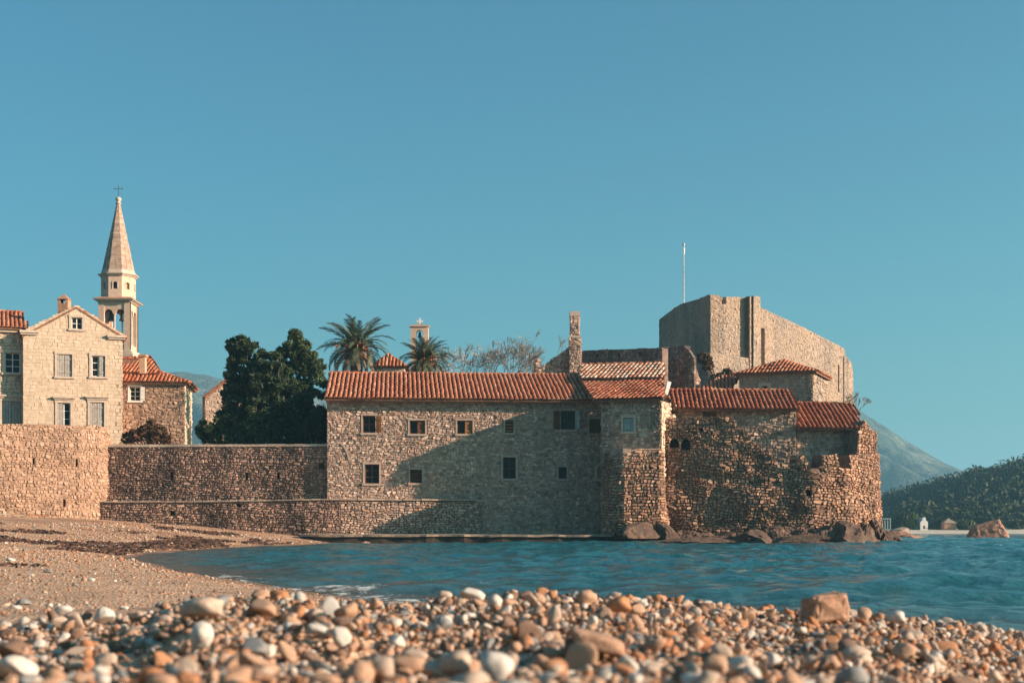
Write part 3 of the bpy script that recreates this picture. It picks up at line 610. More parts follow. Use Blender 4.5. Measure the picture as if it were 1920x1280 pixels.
palm(797, 683, 77.5, 1.02, 'smaller palm in front of the little arched bell gable', 32)
C, R = px_clumps(73.6, [(604,720,10)], 44)

def bare_tree(px, D, py0, py1, wpx, label, seed, group=None, z0=None, name='bare_tree', depth=6, r0=.11, z_base=None):
    r = np.random.default_rng(seed); base = np.array([X(px, D), D, GZ if z0 is None else z0]); top = Z(py0, D); t = thing(name, label, 'tree', base, group); tb = B(); bb = B()
    def br(p, d, l, rad, k):
        q = p+d*l; mid = (p+q)/2+r.normal(0, .05, 3)*l; (tb if k == depth else bb).tube([p, mid, q], [max(rad,.013), max(rad*.85,.012), max(rad*.62,.010)], 5 if k == depth else 3)
        if k == 0: return
        for _ in range(3 if k > 1 else 4):
            e = d+r.normal(0, .42, 3)+(0,0,.02); e /= np.linalg.norm(e); br(q, e, l*r.uniform(.64, .80), rad*.6, k-1)
    H = top-base[2]; l0 = H/ sum(.74**i for i in range(depth+1))*1.02
    br(base, np.array([0,0,1.]), l0, r0, depth); tb.build('trunk', M['bark'], t); bb.build('branches', M['twig'], t, kind='stuff'); return t
bare_tree(885, 84, 628, 700, 60, 'rounded leafless tree just right of the smaller palm', 51, 'leafless trees behind the tiled roof')
bare_tree(955, 84, 622, 700, 75, 'wider leafless tree between the roof ridge and the tall chimney', 54, 'leafless trees behind the tiled roof')
bare_tree(1612, 69.5, 735, 760, 20, 'thin leafless sapling beside the end of the lowest tiled roof', 53, None, 5.2, 'sapling', 4, .02)

# ------------------------------------------------------------------ long seaside house
HF = pf((613,66.0)); a_ = math.radians(4.5); p0 = np.array([X(613,66), 66.])
HF = Fr([p0, p0+13.9*np.array([math.cos(a_), math.sin(a_)])])
house = thing('seaside_house', 'long two storey stone house with an orange tiled roof above the quay', 'house', (p0[0]+6, p0[1]+2, .3))
EZ = 6.66; UR = HF.u(1130)
ops = [HF.rect(*q) for q in ((680,779,704,811),(768,788,797,813),(857,788,886,813),(947,787,963,811),(1051,770,1079,805),(1105,785,1127,812),(684,870,711,906),(769,880,791,905),(943,857,967,897),(1047,875,1063,897))]
wl = wall(HF, house, 0, UR, .2, EZ, ops, .5, M['house_mortar'])
masonry(HF, wl, 0, UR, .35, EZ, [(o[0]-.11, o[1]+.11, o[2]-.1, o[3]+.11) for o in ops], M['house'], ch=.125, sw=.18, proud=.03, gap=.016, seed=2, jit=.25)
body(HF, house, .02, UR+2.6, .2, EZ-.03, -.5, -9.2, M['house_mortar'], 8.25)
W_, WL, G_ = M['wood'], M['woodl'], M['woodg']
window(HF, house, ops[0], 2, 2, W_, .07, M['trimh'], shut=[(0, .5, '', WL, 'L', 0)][:0]+[(.5, 1, '', WL, 'R', 168)])
window(HF, house, ops[1], 2, 1, W_, .07, M['trimh'], shut=[(.5, 1, '', W_, 'R', 0)])
window(HF, house, ops[2], 2, 1, W_, .07, M['trimh'], shut=[(.5, 1, '', WL, 'R', 0)])
wn = window(HF, house, ops[3], 0, 0, WL, .07, M['trimh'])
o = ops[3]
for k in range(4):
    b = B(); z = o[2]+.05+k*.145; b.fbox(HF, o[0]+.01, o[1]-.01, z, z+.085, -.08-.01*k, -.05-.01*k); b.build('slat', WL, wn)
window(HF, house, ops[4], 2, 2, W_, .09, M['trimh'], shut=[(0, .5, '', W_, 'L', 172), (.55, 1, '', M['teal'], 'R', 125)])
window(HF, house, ops[5], 1, 1, W_, .09, M['trimh'], shut=[(0, .5, '', W_, 'L', 0), (.5, 1, '', W_, 'R', 0)])
window(HF, house, ops[6], 2, 3, W_, .09, M['trimh'])
wn = window(HF, house, ops[7], 0, 0, W_, .07, M['trimh']); o = ops[7]
for k in range(6):
    b = B(); z = o[2]+.02+k*.10; b.fbox(HF, o[0]+.01, o[1]-.01, z, z+.055, -.09, -.06); b.build('slat', W_, wn)
window(HF, house, ops[8], 2, 2, W_, .09, M['trimh'])
window(HF, house, ops[9], 1, 1, W_, .07, M['trimh'])
eA, eB = HF.W(-.12, EZ+.02, .54), HF.W(UR+.1, EZ+.02, .54); rz = 8.42
rA, rB = HF.W(-.12, rz, -4.85), HF.W(UR+.1, rz, -4.85)
ro = tiles(house, [eA, eB, rB, rA], M['tile'])
tiles(house, [HF.W(UR+.1, EZ+.03, -9.8), HF.W(-.12, EZ+.03, -9.8), rA, rB], M['tilei'], individual=False)
ridge(ro, rA, rB)
b = B(); b.fbox(HF, -.05, UR, EZ-.13, EZ-.02, -.02, .07); b.build('eaves_course', M['house_mortar'], house)

# the turned end block with its own roof
th = math.radians(-18); c0 = np.array([X(1128,64.35), 64.35]); ux = np.array([math.cos(th), math.sin(th)])
BFt = Fr([c0, c0+4*ux]); wB = BFt.u(1240); c1 = c0+ux*wB; BF = Fr([c0, c1]); vin = np.array([-math.sin(th), math.cos(th)])
blk = thing('end_block', 'stone end block turned towards the left under a double tiled roof', 'building', (c0[0]+1.2, c0[1]+1, .3))
BE = Z(752, 64.1)
ops = [BF.rect(1169,783,1188,809)]
arch = BF.rect(1119,868,1137,897)
wl = wall(BF, blk, 0, wB, .2, BE, ops, .5, M['house_mortar'])
masonry(BF, wl, 0, wB, .3, BE, [(o[0]-.12, o[1]+.12, o[2]-.1, o[3]+.12) for o in ops], M['house'], ch=.14, sw=.21, proud=.026, gap=.012, seed=3, jit=.25)
RS = Fr([c1, c1+3.2*vin]); wl = wall(RS, blk, 0, 3.2, .2, BE, [], .5, M['warm_mortar']); masonry(RS, wl, 0, 3.2, .3, BE, [], M['cream'], ch=.22, sw=.3, proud=.03, seed=4)  # sunward face in paler stone than the front: sun brightness put into its colour
LSf = Fr([c0+3.4*vin, c0]); wl = wall(LSf, blk, 0, 3.4, .2, BE, [], .4, M['house_mortar']); masonry(LSf, wl, 0, 3.4, .3, BE, [], M['house'], ch=.18, sw=.26, proud=.045, seed=5)
q = [c0+.45*ux+.45*vin, c1-.55*ux+.45*vin, c1-.55*ux+7*vin, c0+.45*ux+7*vin]; b = B(); b.prism([(*a, .2) for a in q], (0,0,BE-.2)); b.build('core', M['house_mortar'], blk)
wn = window(BF, blk, ops[0], 0, 0, M['teal'], .11); o = ops[0]; shutter(BF, wn, o[0]+.01, o[1]-.01, o[2]+.01, o[3]-.01, -.05, M['teal'])
A1, A2 = BF.W(-.28, BE+.04, .35), BF.W(wB+.16, BE+.04, .35); K1, K2 = P(1089,712,69.5), P(1243,711,68.4)
r1 = tiles(blk, [A1, A2, K2, K1], M['tiledark'])
T1, T2 = P(1090,684,72.6), P(1243,681,71.8)
r2 = tiles(blk, [P(1087,711,69.3), P(1246,709,68.2), T2, T1], M['tileold']); ridge(r2, T1, T2, M['tilei'])
b = B(); b.prism([P(1093,713,69.8)-(0,0,.25), P(1241,711,68.8)-(0,0,.25), T2-(0,0,.22), T1-(0,0,.22)], (0,0,-2.2)); b.build('upper_wall', M['house_mortar'], blk)
# lower buttress against the block
BZ = Z(842, 63.2)
bp = [c0+np.array([.3,.6]), np.array([X(1143,63.5), 63.5]), np.array([X(1168,62.75), 62.75]), np.array([X(1238,62.95), 62.95]), np.array([X(1243,64.6), 64.6])]
SF = Fr(bp, bat=lambda z: .05*(BZ-z), lump=.15); bt = thing('stone_buttress', 'low stone buttress with a flat top at the foot of the turned end block', 'buttress', (bp[2][0], 63.4, .3))
wl = wall(SF, bt, 0, SF.c[-1], .2, BZ, [], .5, M['sea_mortar']); masonry(SF, wl, 0, SF.c[-1], .3, BZ, [], M['sea'], ch=.13, sw=.19, proud=.075, gap=.026, seed=6, jit=.25)
b = B(); b.prism([(*(a), .2) for a in bp[1:]]+[(bp[-1][0]-.4, 66, .2), (bp[1][0]+.3, 66, .2)], (0,0,BZ-.2+.01)); b.build('core', M['house_mortar'], bt)
# pointed blind arch in the recess beside the buttress
ap = P(1128,882,66.6); fa_ = Fr([(ap[0]-1, 66.35), (ap[0]+1, 66.5)])
b = B(); o = fa_.rect(1119,868,1137,897); um = (o[0]+o[1])/2; h = o[3]-o[2]
def parch(s): return [(o[0]-s, o[2]), (o[0]-s, o[2]+h*.6), (o[0]+(um-o[0])*.45-s*.6, o[2]+h*.86+s*.4), (um, o[3]+s), (o[1]-(o[1]-um)*.45+s*.6, o[2]+h*.86+s*.4), (o[1]+s, o[2]+h*.6), (o[1]+s, o[2])]
i_, e_ = parch(0), parch(.11); n = len(i_)
for k in range(n-1):
    q = [i_[k], i_[k+1], e_[k+1], e_[k]]; b.prism([fa_.W(float(a), c, 0.) for a, c in q], fa_.W(0., 0., .12)-fa_.W(0., 0., 0.))
b.fbox(fa_, o[0]-.15, o[1]+.15, o[2]-.1, o[2]-.002, 0., .14)
ni = b.build('arched_niche', M['trim'], house); b = B(); b.prism([fa_.W(float(a), c, -.02) for a, c in i_], fa_.W(0., 0., .03)-fa_.W(0., 0., 0.)); b.build('panel', M['brick'], ni)

# ------------------------------------------------------------------ walls along the shore
GF = pf((200,66.9),(614,66.25), lump=.12); gw = thing('garden_wall', 'long dark rubble wall with a flat pale top left of the tiled house', 'wall', (X(400,66.5), 66.5, .5)); GT = Z(833,66.5)
ops = [GF.rect(*q) for q in ((461,886,465,900),(320,885,324,899),(520,884,524,896),(598,868,608,880))]
wl = wall(GF, gw, 0, GF.c[-1], .2, GT-.1, ops, .7, M['dark_mortar']); masonry(GF, wl, 0, GF.c[-1], .4, GT-.12, ops, M['dark'], ch=.115, sw=.165, proud=.05, gap=.02, seed=7, jit=.26, miss=.025)
b = B(); 
for k in range(26):
    u = k*GF.c[-1]/26; b = B(); b.fbox(GF, u+.006, u+GF.c[-1]/26-.006, GT-.1, GT+.0+.02*random.random(), -.75, .07); b.build('coping_stone', M['trim'], gw)
LF = pf((163,65.9),(613,65.35),(905,66.35), lump=.10); LT = Z(940,65.5); lw = thing('footing_wall', 'low projecting rubble footing wall running along the beach below the garden wall', 'wall', (X(400,65.6), 65.6, .4))
lt = LF.top([(163,942),(400,941),(613,937),(760,938),(880,938),(905,940)])
ops = [LF.rect(*q) for q in ((319,956,328,966),(444,944,452,950))]
wl = wall(LF, lw, 0, LF.c[-1], -.2, lt, ops, 1.2, M['dark_mortar']); uc = LF.c[1]+.6; masonry(LF, wl, 0, uc, .1, lt, ops, M['dark'], ch=.12, sw=.18, proud=.05, gap=.02, seed=8, jit=.26, miss=.02); masonry(LF, wl, uc, LF.c[-1], .1, lt, [], M['house'], ch=.12, sw=.18, proud=.04, gap=.018, seed=38, jit=.26, miss=.01)
cs_ = np.arange(0, LF.c[-1]-.3, .42)
for u in cs_:
    b = B(); zt_ = float(lt(u+.2)); b.fbox(LF, u+.008, u+.42-.008, zt_+.002, zt_+.05+.035*random.random(), -.6, .10+.03*random.random()); b.build('coping_stone', M['trimh'], lw)
VF = pf((-170,61.4),(150,65.0),(185,65.8),(212,67.6), lump=.16); vw = thing('town_wall', 'sunlit ochre rubble town wall below the cream gabled house', 'wall', (X(60,64), 64, .8))
vt = VF.top([(-170,792),(20,795),(100,796),(160,799),(180,797),(200,803),(207,815),(212,830)])
ops = [VF.rect(*q) for q in ((61,858,65,872),(142,860,146,875),(118,935,123,950))]
wl = wall(VF, vw, 0, VF.c[-1], .2, vt, ops, .9, M['warm_mortar']); masonry(VF, wl, 0, VF.c[-1], .5, vt, ops, M['warm'], ch=.145, sw=.20, proud=.034, gap=.015, seed=9, jit=.25)

for k, (pa, pb, D0) in enumerate((((-40,957),(48,966),62.6),((20,962),(92,968),63.0))):
    a, c_ = P(*pa, D0), P(*pb, D0+.6); a[2] = float(ground(a[:1], a[1:2])[0])+.10; c_[2] = float(ground(c_[:1], c_[1:2])[0])+.06; d = (c_-a)/np.linalg.norm(c_-a); sd = np.cross(d, (0,0,1))*.11; up = np.array([0,0,.05])
    b = B(); b.hexa([a-sd, c_-sd, c_+sd, a+sd, a-sd+up, c_-sd+up, c_+sd+up, a+sd+up]); tag(b.build('plank', M['woodl'] if k else M['woodg'], loc=tuple((a+c_)/2)), ('grey' if not k else 'reddish brown')+' timber plank lying at the foot of the town wall', 'plank')
pts = [(620,846),(624,838),(631,832),(638,832),(645,839),(650,850),(653,862)]
b = B()
for (xa, ya), (xb, yb) in zip(pts[:-1], pts[1:]):
    u0_, u1_, z0_, z1_ = HF.u(xa), HF.u(xb), HF.z(xa, ya), HF.z(xb, yb); dv = np.array([u1_-u0_, z1_-z0_]); nv = np.array([-dv[1], dv[0]])/np.linalg.norm(dv)*.11
    b.prism([HF.W(float(v), float(z), -.01) for v, z in ((u0_, z0_), (u1_, z1_), (u1_+nv[0], z1_+nv[1]), (u0_+nv[0], z0_+nv[1]))], HF.W(0., 0., .075)-HF.W(0., 0., 0.))
b.build('relieving_arch', M['trimh'], house)
# quay
qt = thing('quay', 'low concrete quay ledge with a dark side along the house foot', 'quay', (X(900,63.5), 63.5, 0))
r = np.random.default_rng(3); n = 60; pxs = np.linspace(562, 1262, n); fr_y = 63.0+.12*fbm(np.arange(n)*.5, np.zeros(n), 2)+np.interp(pxs, [562,600,1150,1262], [.9,.1,-.2,-.5])
tz = .42+.03*fbm(np.arange(n)*.4, np.ones(n), 6)
b = B(); e = B()
for k in range(n-1):
    x0, x1 = X(pxs[k], fr_y[k]), X(pxs[k+1], fr_y[k+1])
    b.hexa([(x0,fr_y[k]-.06,tz[k]-.09),(x1,fr_y[k+1]-.06,tz[k+1]-.09),(x1,67.4,.30),(x0,67.4,.30),(x0,fr_y[k]-.06,tz[k]),(x1,fr_y[k+1]-.06,tz[k+1]),(x1,67.4,.46),(x0,67.4,.46)])
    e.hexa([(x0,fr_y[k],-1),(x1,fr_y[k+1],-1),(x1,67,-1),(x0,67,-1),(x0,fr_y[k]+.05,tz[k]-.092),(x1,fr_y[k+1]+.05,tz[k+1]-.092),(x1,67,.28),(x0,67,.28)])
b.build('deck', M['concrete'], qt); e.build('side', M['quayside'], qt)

# ------------------------------------------------------------------ sea bastion
BL = pf((1240,64.3),(1400,63.5),(1530,63.2),(1585,63.6),(1618,64.5),(1637,65.8),(1644,67.4),(1645,69.5), bat=lambda z: .03*(4-z), lump=.32, ls=.8)
bs = thing('sea_bastion', 'rounded rubble sea bastion with gaps in its parapet rising from the rocks', 'bastion', (X(1450,65), 65, 0))
bt_ = BL.top([(1240,783),(1364,783),(1375,790),(1385,801),(1398,808),(1408,824),(1425,842),(1440,850),(1455,853),(1456,878),(1484,878),(1485,853),(1511,853),(1512,878),(1537,878),(1538,853),(1568,853),(1569,878),(1596,878),(1597,852),(1618,852),(1645,849)])
ops = [BL.rect(*q) for q in ((1256,822,1273,842),(1278,822,1294,843),(1312,799,1318,808),(1511,917,1520,930))]
wl = wall(BL, bs, 0, BL.c[-1], -.6, bt_, ops, .9, M['sea_mortar'], rec=.6, step=.2); masonry(BL, wl, 0, BL.c[-1], .35, bt_, ops, M['sea'], ch=.13, sw=.18, proud=.07, gap=.022, seed=10, jit=.3, miss=.035, wave=.05)
c = BL.p; b = B(); b.prism([(c[0][0]+.3, 65.3, -.6), (c[1][0], 64.6, -.6), (c[2][0], 64.3, -.6), (c[3][0]-.4, 64.6, -.6), (c[4][0]-.7, 65.5, -.6), (c[5][0]-.9, 66.5, -.6), (c[6][0]-.9, 69.5, -.6), (c[0][0]+.3, 69.5, -.6)], (0,0,3.6)); b.build('core', M['sea_mortar'], bs)
for o in ops[:2]:                                             # vaulted heads of the two niches
    b = B(); um = (o[0]+o[1])/2; rr = (o[1]-o[0])/2; T_ = np.linspace(0, math.pi, 7)
    pts = [(um+rr*math.cos(a), o[3]-rr+rr*math.sin(a)) for a in T_]
    for k in range(6):
        (ua, za), (ub, zb_) = pts[k], pts[k+1]; b.prism([BL.W(float(ua), za, -.02), BL.W(float(ub), zb_, -.02), BL.W(float(ub), o[3]+.02, -.02), BL.W(float(ua), o[3]+.02, -.02)], BL.W(um, o[2], -.5)-BL.W(um, o[2], -.0))
    b.build('niche_vault', M['sea'], bs)
sf = pf((1606,65.6),(1640,66.9),(1642,68)); sfz = sf.top([(1606,852),(1609,828),(1613,802),(1621,789),(1628,796),(1634,806),(1640,806),(1642,812)]); wl = wall(sf, bs, 0, sf.c[-1], 3., sfz, [], .5, M['sea_mortar'], 'broken_parapet'); masonry(sf, wl, 0, sf.c[-1], 3.1, sfz, [], M['sea'], ch=.14, sw=.2, proud=.07, gap=.03, seed=40, jit=.3)
# two low tiled ranges on the bastion
def low_range(fr, label, ze, eave, rdg, ops_px, seed):
    t = thing('bastion_range', label, 'building', (fr.p.mean(0)[0], fr.p.mean(0)[1]+1, 3)); L_ = fr.c[-1]
    ops = [fr.rect(*q) for q in ops_px]; wl = wall(fr, t, 0, L_, 2.4, ze, ops, .5, M['house_mortar']); masonry(fr, wl, 0, L_, 2.5, ze, ops, M['house'], ch=.16, sw=.23, proud=.036, gap=.016, seed=seed, jit=.24)
    body(fr, t, .02, L_-.02, 2.4, ze-.02, -.5, -6.4, M['house_mortar'], ze+1.15)
    ro = tiles(t, [eave[0], eave[1], rdg[1], rdg[0]], M['tiledark']); ridge(ro, rdg[0], rdg[1])
    bk = [rdg[1]+(0,3.4,-1.35), rdg[0]+(0,3.4,-1.35), rdg[0], rdg[1]]; tiles(t, bk, M['tilei'], individual=False); return t
R1 = pf((1246,66.9),(1493,66.3)); low_range(R1, 'longer low building on the bastion with a weathered tiled roof', Z(769,66.5), (P(1252,766,66.3), P(1496,768,65.9)), (P(1254,731,69.8), P(1476,732,69.5)), [(1318,771,1344,781)], 11)
R2 = pf((1494,66.5),(1611,66.6)); low_range(R2, 'shorter and lower tiled building at the seaward end of the bastion', Z(803,66.5), (P(1497,802,66.0), P(1616,803,66.0)), (P(1496,756,69.3), P(1598,757,69.3)), [], 12)
wp = B(); wp.prism([P(1246,738,66), P(1252,740,66), P(1259,716,66.3), P(1252,714,66.3)], (0,.5,0)); tag(wp.build('sloping_panel', M['white'], loc=tuple(P(1250,738,66.2))), 'small white slanted panel between the double roof and the lower tiled roof', 'panel')

# ------------------------------------------------------------------ cream gabled house
a_ = math.radians(20); q1 = np.array([X(230,76.4), 76.4]); u_ = np.array([math.cos(a_), math.sin(a_)])
t_ = Fr([q1-8*u_, q1]); L0 = 8-t_.u(43); CF = Fr([q1-L0*u_, q1]); ch_ = thing('gabled_house', 'cream ashlar house with a gable end and a brick chimney', 'house', (q1[0]-2, q1[1], GZ-.6))
gt = CF.top([(43,624),(50,616),(143,572),(232,628)])
WP = [(134,595,154,617),(107,664,135,706),(172,667,197,706),(108,755,132,800),(169,754,195,800)]
ops = [CF.rect(*q) for q in WP]
wl = wall(CF, ch_, 0, L0, 2.6, gt, ops, .5, M['cream_mortar']); masonry(CF, wl, 0, L0, 3.2, gt, [(o[0]-.13, o[1]+.13, o[2]-.1, o[3]+.13) for o in ops], M['cream'], ch=.19, sw=.30, proud=.008, gap=.010, ngon=4, jit=.0, wave=0, seed=13, pv=.6)
RSd = Fr([q1, q1+7*np.array([-u_[1], u_[0]])]); ze = CF.z(232,632); wl = wall(RSd, ch_, 0, 7, 2.6, ze-.1, [], .4, M['cream_mortar'])
window(CF, ch_, ops[0], 2, 2, M['white'], .13)
wn = window(CF, ch_, ops[1], 0, 0, G_, .12, shut=[(0,.5,'',G_,'L',0),(.5,1,'',G_,'R',0)])
window(CF, ch_, ops[2], 2, 3, M['white'], .13, shut=[(.55,1,'',G_,'R',0)])
window(CF, ch_, ops[3], 2, 3, M['white'], .13, hood=True, shut=[(0,.42,'',G_,'L',0)])
window(CF, ch_, ops[4], 0, 0, G_, .13, hood=True, shut=[(0,.5,'',G_,'L',0),(.5,1,'',G_,'R',0)])
for uu, zz in ((CF.u(43), CF.z(43,627)), (L0, CF.z(230,637))):
    b = B(); s = .75; a0, a1 = (uu-.12, uu+s) if uu < 1 else (uu-s, uu+.12)
    b.fbox(CF, a0, a1, zz, zz+.1, -.02, .12); b.fbox(CF, a0-.05, a1+.05, zz+.1, zz+.22, -.02, .2); b.build('cornice_return', M['trim'], ch_)
n_in = np.array([-u_[1], u_[0], 0]); gp = [CF.W(CF.u(x), CF.z(x, y)-.13, .03) for x, y in ((40,625),(143,570),(236,629))]
for i, (p_, q_) in enumerate(((0,1),(1,2))):
    lo, hi = (gp[0], gp[1]) if i == 0 else (gp[2], gp[1]); ro = tiles(ch_, [lo, lo+n_in*7, hi+n_in*7, hi] if i else [lo+n_in*7, lo, hi, hi+n_in*7], M['tilei'], individual=False, r=.085, pitch=.23)
b = B(); b.prism([CF.W(0.02, 2.6, -.45), CF.W(L0-.02, 2.6, -.45), CF.W(L0-.02, ze-.12, -.45), CF.W(float(CF.u(143)), gp[1][2]-.25, -.45), CF.W(.02, ze-.12, -.45)], n_in*6.4); b.build('core', M['cream_mortar'], ch_)
cc = CF.W(float(CF.u(121)), 0, -1.4); b = B(); D_ = cc[1]; x0, x1 = X(111,D_), X(130,D_); b.box((x0, D_-.28, Z(592,D_)), (x1, D_+.28, Z(570,D_))); b.box((x0, D_-.28, Z(570,D_)), (x0+.14, D_+.28, Z(562,D_))); b.box((x1-.14, D_-.28, Z(570,D_)), (x1, D_+.28, Z(562,D_)))
b.add([(x0-.05,D_-.33,Z(562,D_)),(x1+.05,D_-.33,Z(562,D_)),(x1+.05,D_+.33,Z(562,D_)),(x0-.05,D_+.33,Z(562,D_)),((x0+x1)/2,D_,Z(551,D_))], [(0,1,4),(1,2,4),(2,3,4),(3,0,4)], [(3,2,1,0)]); b.build('chimney', M['brick'], ch_)
# neighbour at the frame edge
NF = Fr([q1-(L0+6)*u_+.75*np.array([-u_[1],u_[0]]), q1-(L0-.05)*u_+.75*np.array([-u_[1],u_[0]])]); nh = thing('stone_house', 'grey stone house with a white window left of the cream gable', 'house', (NF.p[0][0]+3, NF.p[0][1]+2, 3))
WP = [(9,661,38,699),(4,752,39,800),(-60,661,-31,699)]; ops = [NF.rect(*q) for q in WP]; NE = NF.z(20,617)
wl = wall(NF, nh, 0, NF.c[-1], 2.6, NE, ops, .5, M['house_mortar']); masonry(NF, wl, 0, NF.c[-1], 3, NE, [(o[0]-.12, o[1]+.12, o[2]-.1, o[3]+.13) for o in ops], M['cream'], ch=.2, sw=.3, proud=.02, gap=.02, seed=14, jit=.12)
window(NF, nh, ops[0], 2, 3, M['white'], .14); window(NF, nh, ops[1], 0, 0, G_, .14, hood=True, shut=[(0,.5,'',G_,'L',0),(.5,1,'',G_,'R',0)]); window(NF, nh, ops[2], 2, 3, M['white'], .14)
body(NF, nh, .02, NF.c[-1]-.02, 2.6, NE-.02, -.5, -7.5, M['house_mortar'], NE+1.2)
b = B(); b.fbox(NF, 0, NF.c[-1]-.3, NE-.18, NE-.002, -.02, .2); b.build('cornice', M['trim'], nh)
e0, e1 = NF.W(0., NE+.04, .35), NF.W(NF.c[-1]+.1, NE+.04, .35); r0_, r1_ = NF.W(0., NE+1.45, -3.7), NF.W(NF.c[-1]+.05, NE+1.45, -3.7)
ro = tiles(nh, [e0, e1, r1_, r0_], M['tilei'], individual=False); ridge(ro, r0_, r1_)

# ------------------------------------------------------------------ bell tower
TD = 93.0; tx0, tx1 = X(184,TD), X(243.5,TD); s_ = tx1-tx0; tc = np.array([(tx0+tx1)/2, TD+s_/2]); tw = thing('bell_tower', 'pale stone bell tower with an octagonal lantern and pointed spire', 'tower', (tc[0], tc[1], GZ))
TFr = Fr([(tx0,TD),(tx1,TD)]); TRt = Fr([(tx1,TD),(tx1,TD+s_)]); TLf = Fr([(tx0,TD+s_),(tx0,TD)]); TBk = Fr([(tx1,TD+s_),(tx0,TD+s_)])
zB, zC, zS = Z(655,TD), Z(566,TD), Z(668,TD)
b = B(); b.box((tx0-.0,TD,GZ-.2),(tx1,TD+s_,zB-.28)); b.build('shaft', M['towerst'], tw)
b = B()
for k, (g_, h0, h1) in enumerate(((.28, zB-.48, zB-.30), (.18, zB-.30, zB-.14), (.08, zB-.14, zB+.0))): b.box((tx0-g_,TD-g_,h0+.001),(tx1+g_,TD+s_+g_,h1))
b.build('base_moulding', M['trim'], tw)
zsill = Z(645,TD); zsp = Z(587,TD)
for fr_ in (TFr, TRt, TLf, TBk):                                # belfry faces: piers, paired arches
    b = B(); m0, m1 = .38, s_-.38; mid = s_/2; ow = (m1-m0-.20)/2
    e_ = 0.006 if fr_ in (TRt, TLf) else 0
    b.fbox(fr_, e_, m0, zB+.001, zC, -.26, .0); b.fbox(fr_, m1, s_-e_, zB+.001, zC, -.26, 0); b.fbox(fr_, m0, m1, zB+.001, zsill, -.22, -.05)
    zr = zsp; ra = ow/2
    for u_0 in (m0, m0+ow+.20):
        T_ = np.linspace(0, math.pi, 9); um = u_0+ra
        for k in range(8):
            ua, za, ub, zb_ = um+ra*math.cos(T_[k]), zr+ra*math.sin(T_[k]), um+ra*math.cos(T_[k+1]), zr+ra*math.sin(T_[k+1])
            b.prism([fr_.W(float(v), z, -.05) for v, z in ((ua,za),(ub,zb_),(ub,zr+ra+.02),(ua,zr+ra+.02))], fr_.W(0., 0., -.22)-fr_.W(0., 0., -.05))
    b.fbox(fr_, m0+ow, m0+ow+.20, zr-.02, zr+ra+.02, -.22, -.05); b.fbox(fr_, m0, m1, zr+ra+.02, zC, -.22, -.05)
    o = b.build('belfry_face', M['towerst'], tw); b = B(); cu = m0+ow+.10; pc = fr_.W(float(cu), 0, -.13)
    b.lathe(pc, [(.10,zsill),(.10,zsill+.06),(.065,zsill+.1),(.055,zr-.14),(.07,zr-.11),(.12,zr-.03),(.12,zr-.02)], 10); b.build('column', M['trim'], o)
for i, (dx, dz) in enumerate(((-.38,0),(.38,0))):
    zt = zsp+.25; b = B(); b.lathe((tc[0]+dx, tc[1]-.25), [(.05,zt),(.12,zt-.05),(.15,zt-.3),(.2,zt-.5),(.27,zt-.62),(.27,zt-.64)], 16); o = b.build('bell', M['bronze'], tw, smooth=True)
b = B(); b.box((tx0+.2, tc[1]-.32, zsp+.25),(tx1-.2, tc[1]-.18, zsp+.4)); b.build('bell_beam', M['wood'], tw)
def cornice(z0, steps, name, mat=M['trim']):
    b = B()
    for g_, h0, h1 in steps: b.box((tx0-g_,TD-g_,z0+h0+.001),(tx1+g_,TD+s_+g_,z0+h1))
    return b.build(name, mat, tw)
cornice(zC, ((.06,0,.07),(.15,.07,.13),(.26,.13,.20)), 'cornice'); b = B(); g_ = .30
b.add([(tx0-g_,TD-g_,zC+.2),(tx1+g_,TD-g_,zC+.2),(tx1+g_,TD+s_+g_,zC+.2),(tx0-g_,TD+s_+g_,zC+.2),(tx0+.05,TD+.05,zC+.36),(tx1-.05,TD+.05,zC+.36),(tx1-.05,TD+s_-.05,zC+.36),(tx0+.05,TD+s_-.05,zC+.36)], [(0,1,5,4),(1,2,6,5),(2,3,7,6),(3,0,4,7),(4,5,6,7),(3,2,1,0)]); b.build('cornice_cap', M['brick'], tw)
zo0, zo1 = zC+.30, Z(516,TD); ro_ = 1.13; rot = math.radians(22.5+4)
OV = [(tc[0]+ro_*math.cos(rot+k*math.pi/4), tc[1]+ro_*math.sin(rot+k*math.pi/4)) for k in range(8)]
for k in range(8):
    fr_ = Fr([OV[k], OV[(k+1) % 8]]); L_ = fr_.c[-1]; um = L_/2; hw = .135; za = zo0+.58; zb_ = za+.46; op = (um-hw, um+hw, za, zb_)
    o = wall(fr_, tw, 0, L_, zo0, zo1, [op], .2, M['towerst'], 'lantern_wall', rec=.14); b = B()
    T_ = np.linspace(0, math.pi, 7)
    for q in range(6):
        ua, z1_, ub, z2_ = um+hw*math.cos(T_[q]), zb_-hw+hw*math.sin(T_[q]), um+hw*math.cos(T_[q+1]), zb_-hw+hw*math.sin(T_[q+1])
        b.prism([fr_.W(float(v), z, .012) for v, z in ((ua,z1_),(ub,z2_),(ub,zb_+.03),(ua,zb_+.03))], fr_.W(0., 0., -.1)-fr_.W(0., 0., .012))
    b.fbox(fr_, um-hw-.06, um-hw, za, zb_, -.01, .03); b.fbox(fr_, um+hw, um+hw+.06, za, zb_, -.01, .03); b.build('window', M['trim'], tw)
    b = B(); b.fbox(fr_, um-hw+.004, um+hw-.004, za+.004, zb_-.004, -.136, -.12); b.build('pane', M['black'] if k % 2 else M['brick'], o)
b = B(); b.lathe(tc, [(ro_*.98,zo1-.02),(ro_*1.07,zo1),(ro_*1.1,zo1+.06),(ro_*1.18,zo1+.10),(ro_*1.2,zo1+.16),(ro_*1.0,zo1+.2),(ro_*.97,zo1+.42),(ro_*.93,zo1+.44)], 8, rot); b.build('lantern_cornice', M['trim'], tw)
